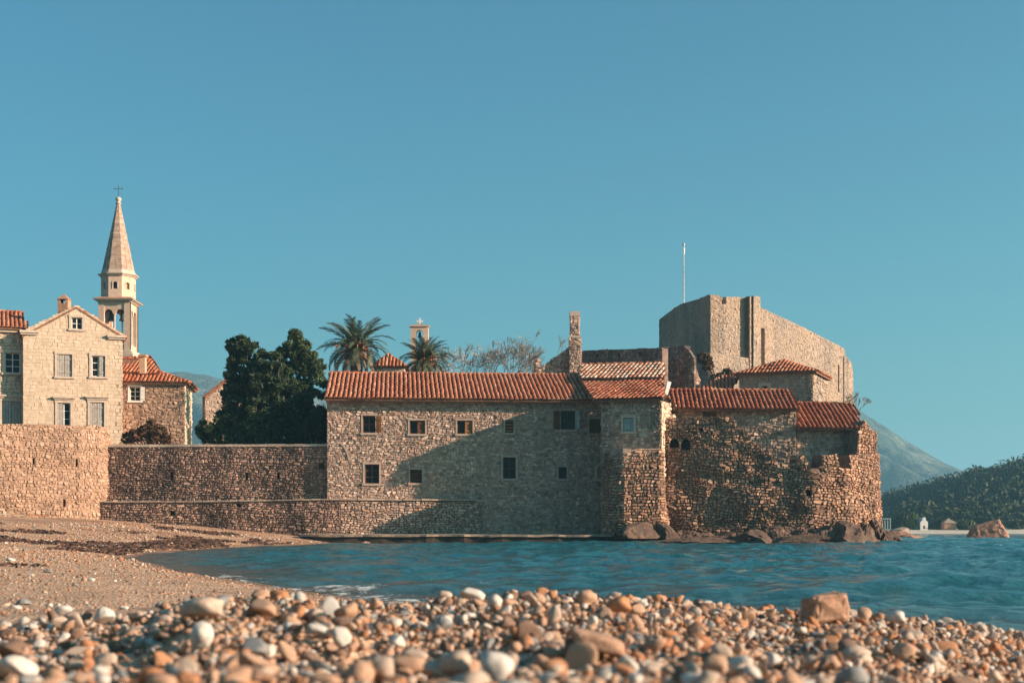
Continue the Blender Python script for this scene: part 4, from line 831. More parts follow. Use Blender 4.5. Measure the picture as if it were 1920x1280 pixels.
zt0, zt1 = zo1+.44, Z(376,TD); sr0 = ro_*.93
b = B(); b.lathe(tc, [(sr0-.03,zt0),(.11,zt1)], 8, rot); so_ = b.build('spire', M['spire'], tw)
b = B(); nr = 30
for k in range(nr):                                             # spire courses, each a ring of slabs
    f0, f1 = k/nr, (k+1)/nr; h0, h1 = zt0+(zt1-zt0)*f0, zt0+(zt1-zt0)*f1; ra, rb = sr0+(.12-sr0)*f0, sr0+(.12-sr0)*f1
    for q in range(8):
        for hlf in range(2 if k < 16 else 1):
            A_ = np.array([math.cos(rot+q*math.pi/4), math.sin(rot+q*math.pi/4)]); C_ = np.array([math.cos(rot+(q+1)*math.pi/4), math.sin(rot+(q+1)*math.pi/4)]); m2 = 2 if k < 16 else 1
            s0, s1 = hlf/m2, (hlf+1)/m2; d_ = random.uniform(.0, .018)
            pt = lambda s, r_, z: (tc[0]+(A_[0]*(1-s)+C_[0]*s)*r_, tc[1]+(A_[1]*(1-s)+C_[1]*s)*r_, z); i0, i1 = s0+.012, s1-.012
            b.hexa([pt(i0,ra-.05,h0+.006), pt(i1,ra-.05,h0+.006), pt(i1,ra+d_,h0+.006), pt(i0,ra+d_,h0+.006), pt(i0,rb-.05,h1-.006), pt(i1,rb-.05,h1-.006), pt(i1,rb+d_,h1-.006), pt(i0,rb+d_,h1-.006)])
b.build('slabs', M['spire'], so_, kind='stuff')
b = B(); b.lathe(tc, [(.10,zt1-.02),(.19,zt1+.03),(.19,zt1+.08),(.11,zt1+.12),(.11,zt1+.18),(.19,zt1+.26),(.2,zt1+.33),(.14,zt1+.43),(.04,zt1+.48)], 14); b.build('finial', M['trim'], tw, smooth=True)
zx = zt1+.45; b = B(); b.tube([(tc[0],tc[1],zx),(tc[0],tc[1],Z(340,TD))], [.022,.016], 6); zc_ = Z(347,TD); b.tube([(tc[0]-.27,tc[1],zc_),(tc[0]+.27,tc[1],zc_)], [.018,.018], 6)
for d_ in ((-.27,0),(.27,0)): b.tube([(tc[0]+d_[0],tc[1],zc_-.05),(tc[0]+d_[0],tc[1],zc_+.05)], [.02,.02], 5)
b.build('cross', M['iron'], tw)

# ------------------------------------------------------------------ hip-roofed house and roofs behind it
a_ = math.radians(7.5); q1 = np.array([X(346,78.2), 78.2]); u_ = np.array([math.cos(a_), math.sin(a_)]); v_ = np.array([-u_[1], u_[0]])
KF = Fr([q1-4.3*u_, q1]); KE = KF.z(300,717); kh = thing('hip_roofed_house', 'brown stone house with a hipped tiled roof and one white window', 'house', (q1[0]-2, q1[1]+2, GZ))
ops = [KF.rect(243,725,263,751)]; wl = wall(KF, kh, 0, 4.3, 2.8, KE, ops, .5, M['warm_mortar'])
masonry(KF, wl, 0, 4.3, 3.4, KE, [(o[0]-.1, o[1]+.25, o[2]-.1, o[3]+.1) for o in ops], M['warm'], ch=.18, sw=.28, proud=.026, gap=.014, seed=15, jit=.2)
KR = Fr([q1, q1+4.2*v_]); wl = wall(KR, kh, 0, 4.2, 2.8, KE, [], .5, M['cream_mortar']); masonry(KR, wl, 0, 4.2, 3.4, KE, [], M['cream'], ch=.24, sw=.35, proud=.02, seed=16)  # right face cream on a brown house, its sunlight painted into the stone
b = B(); b.prism([(*(q1-4.25*u_+.5*v_), 2.8), (*(q1-.5*u_+.5*v_), 2.8), (*(q1-.5*u_+4.2*v_), 2.8), (*(q1-4.25*u_+4.2*v_), 2.8)], (0,0,KE-2.82)); b.build('core', M['warm_mortar'], kh)
wn = window(KF, kh, ops[0], 2, 3, M['white'], .09, surmat=M['white']); o = ops[0]; shutter(KF, wn, o[1]+.02, o[1]+.24, o[2], o[3], .06, M['white'])
E = lambda s, t, z: np.array([*(q1+s*u_+t*v_), z]); g_ = .3
f1 = [E(-4.6,-g_,KE), E(g_,-g_,KE), E(-1.8,2.1,KE+.88), E(-2.4,2.1,KE+.88)]; ro = tiles(kh, f1, M['tilei'], individual=False); ridge(ro, E(g_,-g_,KE), E(-1.8,2.1,KE+.88))
tiles(kh, [E(g_,-g_,KE), E(g_,4.5,KE), E(-1.8,2.1,KE+.88)], M['tilei'], individual=False); tiles(kh, [E(g_,4.5,KE), E(-4.6,4.5,KE), E(-2.4,2.1,KE+.88), E(-1.8,2.1,KE+.88)], M['tilei'], individual=False); tiles(kh, [E(-4.6,4.5,KE), E(-4.6,-g_,KE), E(-2.4,2.1,KE+.88)], M['tilei'], individual=False)
b = B(); b.prism([E(-4.3,-.1,KE-.14), E(.1,-.1,KE-.14), E(.1,4.3,KE-.14), E(-4.3,4.3,KE-.14)], (0,0,.12)); b.build('eaves_course', M['trim'], kh)
D_ = 79.; bh = thing('tiled_annex', 'low annex with an orange tiled roof and small chimney at the bell tower foot', 'building', (X(250,D_), D_, GZ)); zt = Z(706,D_)
b = B(); b.box((X(215,D_), D_, 3), (X(292,D_), D_+4.5, zt)); b.build('wall', M['warm_mortar'], bh)
ro = tiles(bh, [P(212,707,D_-.2), P(297,700,D_-.2), P(283,674,D_+2.6), P(214,671,D_+2.6)], M['tilei'], individual=False); ridge(ro, P(214,671,D_+2.6), P(283,674,D_+2.6))
tiles(bh, [P(305,699,D_+5), P(212,704,D_+5), P(214,671,D_+2.6), P(283,674,D_+2.6)], M['tilei'], individual=False)
b = B(); b.box((X(261,78.6), 78.6, Z(700,78.6)), (X(271.5,78.6), 79.0, Z(668,78.6))); ck = b.build('chimney', M['cream_mortar'], bh); b = B(); b.box((X(259,78.5), 78.5, Z(668,78.5)+.002), (X(273,78.5), 79.1, Z(664,78.5))); b.build('chimney_cap', M['brick'], ck)
# small round-windowed gable
D_ = 84.; OF = pf((384,D_),(462,D_+1.2)); og = thing('gabled_chapel', 'small stone gable with a round window half hidden by the conifer', 'chapel', (X(420,D_), D_+1, GZ)); ot = OF.top([(384,744),(432,706),(462,735)])
b = B(); rc = OF.rect(429,722,439,734); um, zm, rr = (rc[0]+rc[1])/2, (rc[2]+rc[3])/2, .165
wl = wall(OF, og, 0, OF.c[-1], 3, ot, [], .5, M['house_mortar']); masonry(OF, wl, 0, OF.c[-1], 3.4, lambda u: ot(u) if False else ot(u), [(um-.3, um+.3, zm-.3, zm+.3)], M['fort'], ch=.17, sw=.27, proud=.03, seed=17)
T_ = np.linspace(0, 2*math.pi, 17)[:-1]; ring = lambda r_, w_: OF.W(um+r_*np.cos(T_), zm+r_*np.sin(T_), np.full(16, w_)); i = np.arange(16); j = (i+1) % 16
b = B(); b.add(np.vstack([ring(.31,-.01), ring(.31,.05), ring(.18,.05), ring(.18,-.01)]), np.concatenate([np.stack([k*16+i, k*16+j, (k+1)*16+j, (k+1)*16+i], 1) for k in range(3)])); wn = b.build('window', M['trim'], og); b = B(); b.prism(ring(.185,.004), OF.W(0.,0.,.012)-OF.W(0.,0.,.0)); b.build('pane', M['glass'], wn)
n_in = np.array([.1,1,0]); gp = [OF.W(OF.u(x), OF.z(x, y), .12) for x, y in ((382,744),(432,704),(464,735))]
tiles(og, [gp[0]+n_in*6, gp[0], gp[1], gp[1]+n_in*6], M['tilei'], individual=False); tiles(og, [gp[2], gp[2]+n_in*6, gp[1]+n_in*6, gp[1]], M['tilei'], individual=False)
# arched bell gable with a cross, small pyramid roof
D_ = 90.; x0, x1 = X(770,D_), X(803,D_); bg_ = thing('bell_gable', 'small arched stone bell gable topped by a pale cross behind the palms', 'bell gable', ((x0+x1)/2, D_, GZ)); fr_ = Fr([(x0,D_),(x1,D_)]); W0 = x1-x0
za, zt = Z(660,D_), Z(612,D_); hw = .23; um = W0/2; zsp_ = Z(625,D_); b = B()
b.fbox(fr_, 0, W0, GZ, za, -.5, 0); b.fbox(fr_, 0, um-hw, za, zt, -.5, 0); b.fbox(fr_, um+hw, W0, za, zt, -.5, 0); T_ = np.linspace(0, math.pi, 9)
for k in range(8):
    ua, z1_, ub, z2_ = um+hw*math.cos(T_[k]), zsp_+hw*math.sin(T_[k]), um+hw*math.cos(T_[k+1]), zsp_+hw*math.sin(T_[k+1]); b.prism([fr_.W(float(v), z, 0.) for v, z in ((ua,z1_),(ub,z2_),(ub,zt),(ua,zt))], (0,.5,0))
b.build('wall', M['towerst'], bg_); b = B(); b.prism([(x0-.08,D_-.08,zt), (x1+.08,D_-.08,zt), (x1+.08,D_-.08,zt+.06), ((x0+x1)/2,D_-.08,zt+.2), (x0-.08,D_-.08,zt+.06)], (0,.66,0)); b.build('cap', M['trim'], bg_)
xc = (x0+x1)/2; b = B(); b.box((xc-.05,D_+.2,zt+.17),(xc+.05,D_+.28,Z(595,D_))); b.box((xc-.2,D_+.202,Z(601,D_)-.05),(xc-.051,D_+.278,Z(601,D_)+.05)); b.box((xc+.051,D_+.202,Z(601,D_)-.05),(xc+.2,D_+.278,Z(601,D_)+.05)); b.build('cross', M['white'], bg_)
b = B(); b.lathe((xc, D_+.25), [(.03,zsp_+.15),(.07,zsp_+.1),(.09,zsp_-.08),(.15,zsp_-.2)], 12); b.build('bell', M['bronze'], bg_)
D_ = 86.; py_ = thing('pyramid_roof_church', 'small church with a pointed red pyramid roof between the two palms', 'church', (X(728,D_), D_+1.5, GZ)); b = B(); b.box((X(698,D_), D_, GZ-.5), (X(758,D_), D_+2, Z(686,D_))); b.build('wall', M['towerst'], py_)
c4 = [P(694,687,D_-.15), P(762,687,D_-.15), P(762,687,D_-.15)+(0,2.3,0), P(694,687,D_-.15)+(0,2.3,0)]; apx = P(728,664,D_+1)
for k in range(4): tiles(py_, [c4[k], c4[(k+1) % 4], apx], M['tilei'], individual=False, pitch=.215, r=.079)

# ------------------------------------------------------------------ chimney gable
D_ = 76.; xf = pf((1003,D_),(1090,D_+.2)); cg = thing('chimney_gable', 'ruined stone gable with a tall slender chimney above the tiled roof', 'ruin', (X(1050,D_), D_, GZ)); ct = xf.top([(1003,694),(1004,673),(1011,673),(1012,690),(1066,652),(1090,650)])
wl = wall(xf, cg, 0, xf.c[-1], 3, ct, [], .6, M['house_mortar']); masonry(xf, wl, 0, xf.c[-1], 6.8, ct, [], M['house'], ch=.15, sw=.23, proud=.05, seed=18)
def stack(x0, x1, y0, y1, g_):
    f_ = pf((x0,D_-.3+g_),(x1,D_-.3+g_)); o = wall(f_, cg, 0, f_.c[-1], Z(y1,D_), Z(y0,D_), [], .6, M['house_mortar'], 'chimney'); masonry(f_, o, 0, f_.c[-1], Z(y1,D_), Z(y0,D_), [], M['house'], ch=.13, sw=.2, proud=.03, seed=int(x0)); sd = Fr([f_.p[1], f_.p[1]+(0,.6)]); masonry(sd, o, 0, .6, Z(y1,D_), Z(y0,D_), [], M['house'], ch=.13, sw=.2, proud=.03, seed=int(x0)+1)
stack(1067,1089,634,700,0); stack(1069,1086,594,633.6,.05)
b = B(); b.box((X(1068,D_),D_-.3,Z(593.6,D_)),(X(1087,D_),D_+.4,Z(585,D_))); b.box((X(1067,D_),D_-.33,Z(634,D_)+.001),(X(1088.5,D_),D_+.4,Z(630,D_))); b.build('chimney_cap', M['trim'], cg)

# ------------------------------------------------------------------ fort
ft = thing('fort', 'massive stone fort with a sloping sunlit wall above the bastion', 'fort', (X(1420,94), 94, GZ))
def fwall(fr, tops, mat='fort', zb=3.5, ops=(), thr=(), T=.6, seed=20, zs=None, par=ft, ch=.15, sw=.21):
    tp = fr.top(tops); wl = wall(fr, par, 0, fr.c[-1], zb, tp, list(ops), T, M['fort_mortar' if mat == 'fort' else 'dark_mortar'], through=list(thr), rec=.8)
    masonry(fr, wl, 0, fr.c[-1], zs or zb+4.2, tp, list(ops)+list(thr), M[mat], ch=ch, sw=sw, proud=.014, gap=.010, seed=seed, jit=.2); return wl
f_ = pf((1236,97.5),(1332,90.)); fwall(f_, [(1236,599),(1250,588),(1276,570),(1290,566),(1300,563),(1312,560),(1313,558),(1324,555),(1325,553),(1332,552)], seed=21)
f_ = pf((1332,90.),(1358,90.3),(1401,91.2)); fwall(f_, [(1332,552),(1345,554),(1353,556),(1353.4,570),(1361.6,570),(1362,556),(1374,557),(1386,558),(1401,557)], seed=22)
pl = pf((1399,91.5),(1406,90.75),(1424,91.4),(1425,92.)); fwall(pl, [(1399,556),(1406,555),(1424,556),(1425,562)], seed=23, T=.25)
f_ = pf((1419,91.8),(1585,98.2)); fwall(f_, [(1419,571),(1424,575),(1442,584),(1480,601),(1520,621),(1560,641),(1575,649),(1584,654),(1585,667)], seed=24, ops=[f_.rect(1427,615,1434,690), f_.rect(1571,684,1573.5,735)])
f_ = pf((1583,98.0),(1590,99.5),(1596,103),(1599,110)); fwall(f_, [(1583,667),(1587,669),(1591,673),(1596,680),(1599,700)], seed=25)
f_ = pf((1302,89.4),(1332,88.8),(1404,90.3)); f_.bat = lambda z: .10*(11-z); tl = fwall(f_, [(1302,672),(1320,660),(1333,661),(1360,665),(1404,671)], seed=26, T=.8)
b = B(); b.prism([P(1238,700,97.8)*(1,1,0)+(0,0,3.5), P(1332,700,91.5)*(1,1,0)+(0,0,3.5), P(1415,700,93.2)*(1,1,0)+(0,0,3.5), P(1580,700,99.8)*(1,1,0)+(0,0,3.5), P(1590,700,110)*(1,1,0)+(0,0,3.5), P(1300,700,110)*(1,1,0)+(0,0,3.5)], (0,0,8)); b.build('core', M['fort_mortar'], ft)
f_ = pf((1088,84.),(1242,79.5)); lk = thing('curtain_wall', 'shaded curtain wall with three small slits between chimney and fort', 'wall', (X(1160,82), 82, GZ)); th_ = [f_.rect(*q) for q in ((1118,664,1121.5,671),(1159,662,1162.5,670),(1198,660,1201.5,668))]
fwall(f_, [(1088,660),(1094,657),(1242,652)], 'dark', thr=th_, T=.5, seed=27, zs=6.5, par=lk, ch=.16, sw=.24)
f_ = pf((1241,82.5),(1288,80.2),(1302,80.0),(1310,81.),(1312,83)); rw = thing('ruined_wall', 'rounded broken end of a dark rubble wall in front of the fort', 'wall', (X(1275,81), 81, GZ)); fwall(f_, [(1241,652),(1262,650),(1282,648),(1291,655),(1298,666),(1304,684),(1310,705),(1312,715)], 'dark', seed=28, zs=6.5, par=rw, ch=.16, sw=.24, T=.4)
fp = P(1282,568,95.5); flag = thing('flagpole', 'thin white flagpole on top of the fort', 'flagpole', fp-(0,0,1)); b = B(); b.tube([fp-(0,0,1), P(1282,462,95.5)], [.05,.03], 8); b.build('pole', M['pole'], flag); b = B(); q = P(1282,462,95.5); b.lathe(q[:2], [(.03,q[2]),(.09,q[2]+.08),(.09,q[2]+.14),(.03,q[2]+.25)], 8); b.build('finial', M['pole'], flag); b = B(); b.prism([q+(.03,0,-.05), q+(.10,.03,-.1), q+(.09,.02,-.5), q+(.03,0,-.55)], (0,.02,0)); b.build('furled_flag', M['pole'], flag)

# small hipped house below the fort
SHf = pf((1386,80.),(1524,78.4)); sh = thing('small_hipped_house', 'small square stone house with a hipped tiled roof in front of the sunlit fort wall', 'house', (X(1450,80), 80.5, GZ)); SE = Z(700,79.2); L_ = SHf.c[-1]
ops = [SHf.rect(1428,723,1440,745)]; wl = wall(SHf, sh, 0, L_, 3.5, SE, ops, .5, M['house_mortar']); masonry(SHf, wl, 0, L_, 6.2, SE, [(o[0]-.2,o[1]+.2,o[2],o[3]+.15) for o in ops], M['fort'], ch=.21, sw=.33, proud=.04, seed=29)
wn = window(SHf, sh, ops[0], 0, 0, W_, .16); o = ops[0]; b = B(); um = (o[0]+o[1])/2; hw = (o[1]-o[0])/2; T_ = np.linspace(0, math.pi, 7)
for k in range(6):
    ua, z1_, ub, z2_ = um+hw*math.cos(T_[k]), o[3]-hw+hw*math.sin(T_[k]), um+hw*math.cos(T_[k+1]), o[3]-hw+hw*math.sin(T_[k+1]); b.prism([SHf.W(float(v), z, .02) for v, z in ((ua,z1_),(ub,z2_),(ub,o[3]-.001),(ua,o[3]-.001))], SHf.W(0.,0.,-.2)-SHf.W(0.,0.,.02))
b.build('arch_head', M['trim'], wn)
b = B(); b.fbox(SHf, .02, L_-.52, 3.5, SE-.02, -4.2, -.5); b.build('core', M['house_mortar'], sh)
sd = Fr([SHf.W(L_, 0, 0.)[:2], SHf.W(L_, 0, -4.2)[:2]]); wl = wall(sd, sh, 0, 4.2, 3.5, SE, [], .5, M['house_mortar']); masonry(sd, wl, 0, 4.2, 6.2, SE, [], M['fort'], ch=.21, sw=.33, proud=.04, seed=39)
E = lambda u, w_, z: SHf.W(float(u), z, float(w_)); g_ = .25; apx = E(L_/2, -2.1, SE+.95)
cs = [E(-g_,g_,SE+.02), E(L_+g_,g_,SE+.02), E(L_+g_,-4.4,SE+.02), E(-g_,-4.4,SE+.02)]
for k in range(4): tiles(sh, [cs[k], cs[(k+1) % 4], apx], M['tilei'], individual=False)
ridge(sh, cs[0], apx); 
an = thing('lean_to', 'dark tiled lean-to roof against the left side of the small hipped house', 'lean-to', (X(1350,80), 80.5, GZ)); b = B(); b.prism([P(1312,734,80)*(1,1,0)+(0,0,3.5), P(1382,734,79.7)*(1,1,0)+(0,0,3.5), P(1382,734,79.7)*(1,1,0)+(0,3,3.5), P(1312,734,80)*(1,1,0)+(0,3,3.5)], (0,0,Z(734,80)-3.5)); b.build('wall', M['house_mortar'], an)
tiles(an, [P(1308,731,79.7), P(1366,733,79.5), P(1387,707,81.6), P(1352,710,81.9)], M['tilei'], individual=False)

# ------------------------------------------------------------------ rocks
def rock(name, label, px, py, D, wpx, hpx, dep, mat, seed, parent_group=None, sharp=1.0, sub=4, sink=.25):
    c = P(px, py, D); bm = bmesh.new(); bmesh.ops.create_icosphere(bm, subdivisions=sub, radius=1); V = np.array([v.co for v in bm.verts]); f = np.array([[v.index for v in q.verts] for q in bm.faces]); bm.free()
    o = Vector((seed*3.7, seed*1.3, seed*.7)); s = np.array([wpx/F*D/2*1.35, dep/2*1.3, hpx/F*D*1.05])
    k = np.array([1+.42*sharp*(mnoise.ridged_multi_fractal(Vector(v)*1.1+o, .9, 2.1, 4, 1.0, 2.0)-.9)*.55+.14*abs(mnoise.noise(Vector((v[0],v[1],v[2]*1.6))*2.6+o))*2-.1+.05*mnoise.noise(Vector((v[0],v[1],v[2]*2))*6+o)+.02*mnoise.noise(Vector(v)*14+o) for v in V])
    pr = np.random.default_rng(seed+900); V0 = V.copy(); V = V*np.clip(k, .45, 1.5)[:,None]
    for _ in range(11):                                     # fracture planes
        nn = pr.normal(size=3); nn[2] = abs(nn[2])*.8; nn /= np.linalg.norm(nn); dd = pr.uniform(.5, .85); h_ = np.maximum(V@nn-dd, 0); V = V-(h_*.85)[:,None]*nn
    V = V*np.array([1+.05*mnoise.noise(Vector(v)*9+o)+.03*mnoise.noise(Vector(v)*20+o) for v in V0])[:,None]; V[:,2] = np.where(V[:,2] < -sink, -sink, V[:,2]); V = V*s+np.array([c[0], c[1], 0.0])+np.array([0,0,Z(py, D)])
    return tag(mk(name, V, [f], mat, loc=(c[0], c[1], Z(py, D))), label, 'rock', parent_group)
G = 'rocks along the bastion foot'
RK = [('dark hollowed rock under the stone buttress',1190,1002,62.6,80,26,2.2,'rock'),('upright tan rock at the corner of buttress and bastion',1250,1004,62.8,44,28,1.4,'rock'),('long flat brown ledge at the waterline under the bastion',1300,1014,61.9,130,9,1.6,'rock'),
      ('bulky brown rock at the middle of the bastion foot',1415,1012,62.2,76,24,1.6,'rock'),('low broad rock under the bastion right of the bulky one',1490,1014,62.0,120,15,1.6,'rock'),('dark overhanging rock at the seaward corner of the bastion',1585,1012,62.8,84,28,2.0,'rock'),
      ('tall leaning rock beside the bastion end',1636,1008,65.5,38,46,1.8,'rock'),('small pointed rock off the bastion end',1662,1009,66.5,34,20,1.2,'rock')]
for k, (lb, px, py, D, wp_, hp, dp, mt) in enumerate(RK): rock('shore_rock', lb, px, py, D, wp_, hp, dp, M[mt], 11+k, G, 1.4)
rock('sea_rock', 'flat reddish rock awash just beyond the bastion end', 1706, 1010, 95, 62, 9, 2.0, M['rockred'], 31)
rock('sea_rock', 'low brown boulders near the waterline in front of the white chapel', 1682, 1004, 110, 40, 12, 2.0, M['rockred'], 33)
rock('sea_rock', 'large pointed reddish rock standing alone in the water', 1855, 1006, 112, 84, 37, 2.6, M['rockred'], 37, None, 1.3)
rock('sea_rock', 'pale rounded boulder at the near end of the far beach', 1685, 996, 150, 30, 10, 2.0, M['concrete'], 39, None, .5)
for k, (px, D, wp_, hp, lb) in enumerate(((684,61.9,20,6,'small tan stone at the quay foot left of the middle'),(818,61.8,12,4,'tiny pale stone in the water by the quay'),(950,61.7,14,4,'small stone lying at the quay foot below the lower windows'),(1128,61.6,18,5,'small stone at the quay foot left of the buttress'),(790,61.9,10,3,'small dark stone at the quay foot'))): rock('quay_stone', lb, px, 990+.7*F/D, D, wp_, hp, .5, M['rockred'], 60+k, 'stones at the quay foot', 1., 3)

# jagged bedrock ledge the bastion stands on
nu, nv = 260, 30; uu = np.linspace(0, 1, nu); vv = np.linspace(0, 1, nv); lpx = np.array([1236,1300,1380,1460,1540,1600,1640,1662]); ly = np.array([62.3,62.0,61.7,61.6,61.7,62.2,63.3,65.0]); lh = np.array([.55,.50,.42,.62,.55,.85,.95,.25])
gu, gv = np.meshgrid(uu, vv); pxv = 1236+gu*426; y0_ = np.interp(pxv, lpx, ly)+.25*fbm(gu*14, gv*0+2, 51, 4); yy_ = y0_+gv*3.2; xx_ = (pxv-960)/F*y0_; hh = np.interp(pxv, lpx, lh)
rg = 1-2*np.abs(fbm(xx_*1.3, yy_*1.6, 52, 5)); st_ = fbm(xx_*.5, yy_*.5, 53, 3); zz_ = hh*np.clip(gv*5, 0, 1)**.6*(.55+.45*rg+.7*st_)+gv*.35*hh-.25*(gv < .02); zz_ = np.where(gv < .01, -.5, zz_); zz_ = zz_+.10*(np.floor(zz_*7)/7-zz_)*5*.2
i = (np.arange(nv-1)[:,None]*nu+np.arange(nu-1)[None]).ravel(); lc = (14., 62.5, 0.)
tag(mk('rock_ledge', np.stack([xx_.ravel(), yy_.ravel(), zz_.ravel()], 1), [np.stack([i, i+1, i+1+nu, i+nu], 1)], M['rock'], loc=lc), 'long jagged brown bedrock ledge at the foot of the rounded sea bastion', 'rock')
# ------------------------------------------------------------------ far shore
r = np.random.default_rng(8); hx = r.uniform(66, 190, 4600); hy = r.uniform(206, 400, 4600); ok = (hx/hy < .42)&(hx/hy > .262); hx, hy = hx[ok], hy[ok]; hz = hfun(hx, hy); ok = hz > 1.0; hx, hy, hz = hx[ok], hy[ok], hz[ok]
rad = r.uniform(.8, 2.0, len(hx))*r.choice([.8,1,1.35], len(hx)); cen = np.stack([hx, hy, hz+rad*.5], 1); V, f = leaves(cen, np.stack([rad, rad, rad*.85], 1), 40, .40, 9, 1.2, .6); woods = mk('woods', V, [f], M['leafhill'], kind='stuff'); woods['label'] = 'dense dark green woods covering the hill behind the far beach'
def far_plant(px, py, D, w_, h_, mat, label, seed, cone=False):
    c = P(px, py, D); rw = w_/F*D/2; hh = h_/F*D; r = np.random.default_rng(seed); C = []; R = []
    for i in range(16):
        fz = r.random(); a = r.uniform(0, 6.28); q = rw*(1-fz*.8 if cone else 1)*r.uniform(.2, .8); C.append(c+(q*math.cos(a), q*math.sin(a), hh*(.12+.8*fz))); R.append(np.array([1,1,1.1])*rw*(.5 if not cone else .5*(1.1-fz*.6)))
    plant('shore_tree' if cone else 'shore_bush', label, 'tree' if cone else 'bush', c, C, R, 70, .2, mat, seed, (.12, (0,0,hh*.7)) if cone else None, 'trees and bushes on the far beach')
far_plant(1712,992,197,20,32,M['leafpale'],'bright green pointed tree left of the white chapel on the far beach',71,True)
far_plant(1729,985,203,9,20,M['leafpale'],'slim yellow green tree right behind the white chapel',72,True)
far_plant(1757,992,198,30,14,M['leafhill'],'dark bush right of the white chapel',73); far_plant(1812,993,196,30,12,M['leafmid'],'green bush right of the small red far house',74); far_plant(1690,992,200,34,24,M['leafhill'],'dark bush left of the bright green tree',75); far_plant(1905,992,198,30,12,M['leafhill'],'dark bush at the right end of the far beach',76)
D_ = 196.; x0, x1 = X(1726,D_), X(1740,D_); z0 = Z(991,D_); cp = thing('white_chapel', 'tiny white chapel with a stepped gable on the far beach', 'chapel', ((x0+x1)/2, D_, z0)); zt = Z(978,D_); xm = (x0+x1)/2
b = B(); b.prism([(x0,D_,z0-.2),(x1,D_,z0-.2),(x1,D_,zt),(xm+.22,D_,zt+.25),(xm+.2,D_,zt+.62),(xm-.2,D_,zt+.62),(xm-.22,D_,zt+.25),(x0,D_,zt)], (0,2,0)); b.build('wall', M['white'], cp); b = B(); b.box((xm-.12,D_-.02,z0),(xm+.12,D_+.01,z0+.45)); b.build('door', M['wood'], cp)
D_ = 195.5; x0, x1 = X(1771,D_), X(1793,D_); z0 = Z(991,D_); fh = thing('beach_house', 'small far house with a red wall and grey pyramid roof', 'house', ((x0+x1)/2, D_, z0)); zt = Z(980,D_); b = B(); b.box((x0,D_,z0-.3),(x1,D_+2,zt)); b.build('wall', M['brick'], fh); b = B(); b.add([(x0-.15,D_-.15,zt),(x1+.15,D_-.15,zt),(x1+.15,D_+2.1,zt),(x0-.15,D_+2.1,zt),((x0+x1)/2,D_+1,Z(971,D_))], [(0,1,4),(1,2,4),(2,3,4),(3,0,4)], [(3,2,1,0)]); b.build('roof', M['concrete'], fh)
D_ = 170.; jt = thing('jetty', 'dark jetty on thin posts at the far shore behind the bastion', 'jetty', (X(1655,D_), D_, 0)); b = B(); b.box((X(1640,D_),D_,Z(973,D_)),(X(1671,D_),D_+1.5,Z(971,D_))); b.build('deck', M['teal'], jt)
for k in range(6): b = B(); x = X(1645+k*5,D_); b.box((x-.06,D_+.1,-.5),(x+.06,D_+.25,Z(973,D_)-.002)); b.build('post', M['teal'], jt)

# ------------------------------------------------------------------ pebbles
def pebmat(name, cols, var=.35): return surf(name, cols, src='island', fine=45, var=var, rough=.85, bump=.35, bscale=90, bdist=.004, spec=.2, stain=((.28,.16,.10), 14, .55, .72, None, .45), stain2=((.60,.54,.46), 22, .64, .70, (1,3,1), .5))
PK = ['white','cream','tan','orange','brown','grey']
PC = [[(.50,.44,.37),(.59,.53,.46)],[(.43,.315,.235),(.51,.385,.295)],[(.40,.24,.155),(.47,.29,.19)],[(.40,.175,.085),(.46,.225,.115)],[(.17,.10,.07),(.24,.15,.105)],[(.18,.185,.18),(.26,.255,.24)]]
PM = [pebmat('pebble_'+k, c) for k, c in zip(PK, PC)]; PW = [.13,.21,.31,.13,.16,.06]
def ico(sub):
    bm = bmesh.new(); bmesh.ops.create_icosphere(bm, subdivisions=sub, radius=1); V = np.array([v.co for v in bm.verts]); f = np.array([[v.index for v in q.verts] for q in bm.faces]); bm.free(); return V, f
def shape(sub, seed, ang=0.):
    V, f = ico(sub); o = Vector((seed*5.1, seed*2.3, 0)); k = np.array([1+.42*mnoise.noise(Vector(v)*1.0+o)+.16*mnoise.noise(Vector(v)*2.2+o) for v in V]); V = V*k[:,None]
    if ang: V = np.sign(V)*np.abs(V)**(1-ang)
    pr = np.random.default_rng(seed+500)
    for _ in range(pr.integers(2, 6)):                      # broken faces
        nn = pr.normal(size=3); nn /= np.linalg.norm(nn); dd = pr.uniform(.45, .8); h_ = np.maximum(V@nn-dd, 0); V = V-(h_*.9)[:,None]*nn
    return V, f
S2 = [shape(3, k, .12*(k % 3)) for k in range(9)]; S1 = [shape(2, k+20, .12*(k % 3)) for k in range(8)]; S0 = [shape(1, k+40) for k in range(6)]
def rots(n, r, flat=.5):
    a = r.uniform(0, 2*math.pi, n); bx = r.normal(0, flat, n); by = r.normal(0, flat, n); ca, sa, cb, sb, cc, sc = np.cos(a), np.sin(a), np.cos(bx), np.sin(bx), np.cos(by), np.sin(by); Rm = np.zeros((n, 3, 3))
    Rz = np.zeros((n,3,3)); Rz[:,0,0] = ca; Rz[:,0,1] = -sa; Rz[:,1,0] = sa; Rz[:,1,1] = ca; Rz[:,2,2] = 1
    Rx = np.zeros((n,3,3)); Rx[:,0,0] = 1; Rx[:,1,1] = cb; Rx[:,1,2] = -sb; Rx[:,2,1] = sb; Rx[:,2,2] = cb
    Ry = np.zeros((n,3,3)); Ry[:,1,1] = 1; Ry[:,0,0] = cc; Ry[:,0,2] = sc; Ry[:,2,0] = -sc; Ry[:,2,2] = cc
    return Ry@Rx@Rz
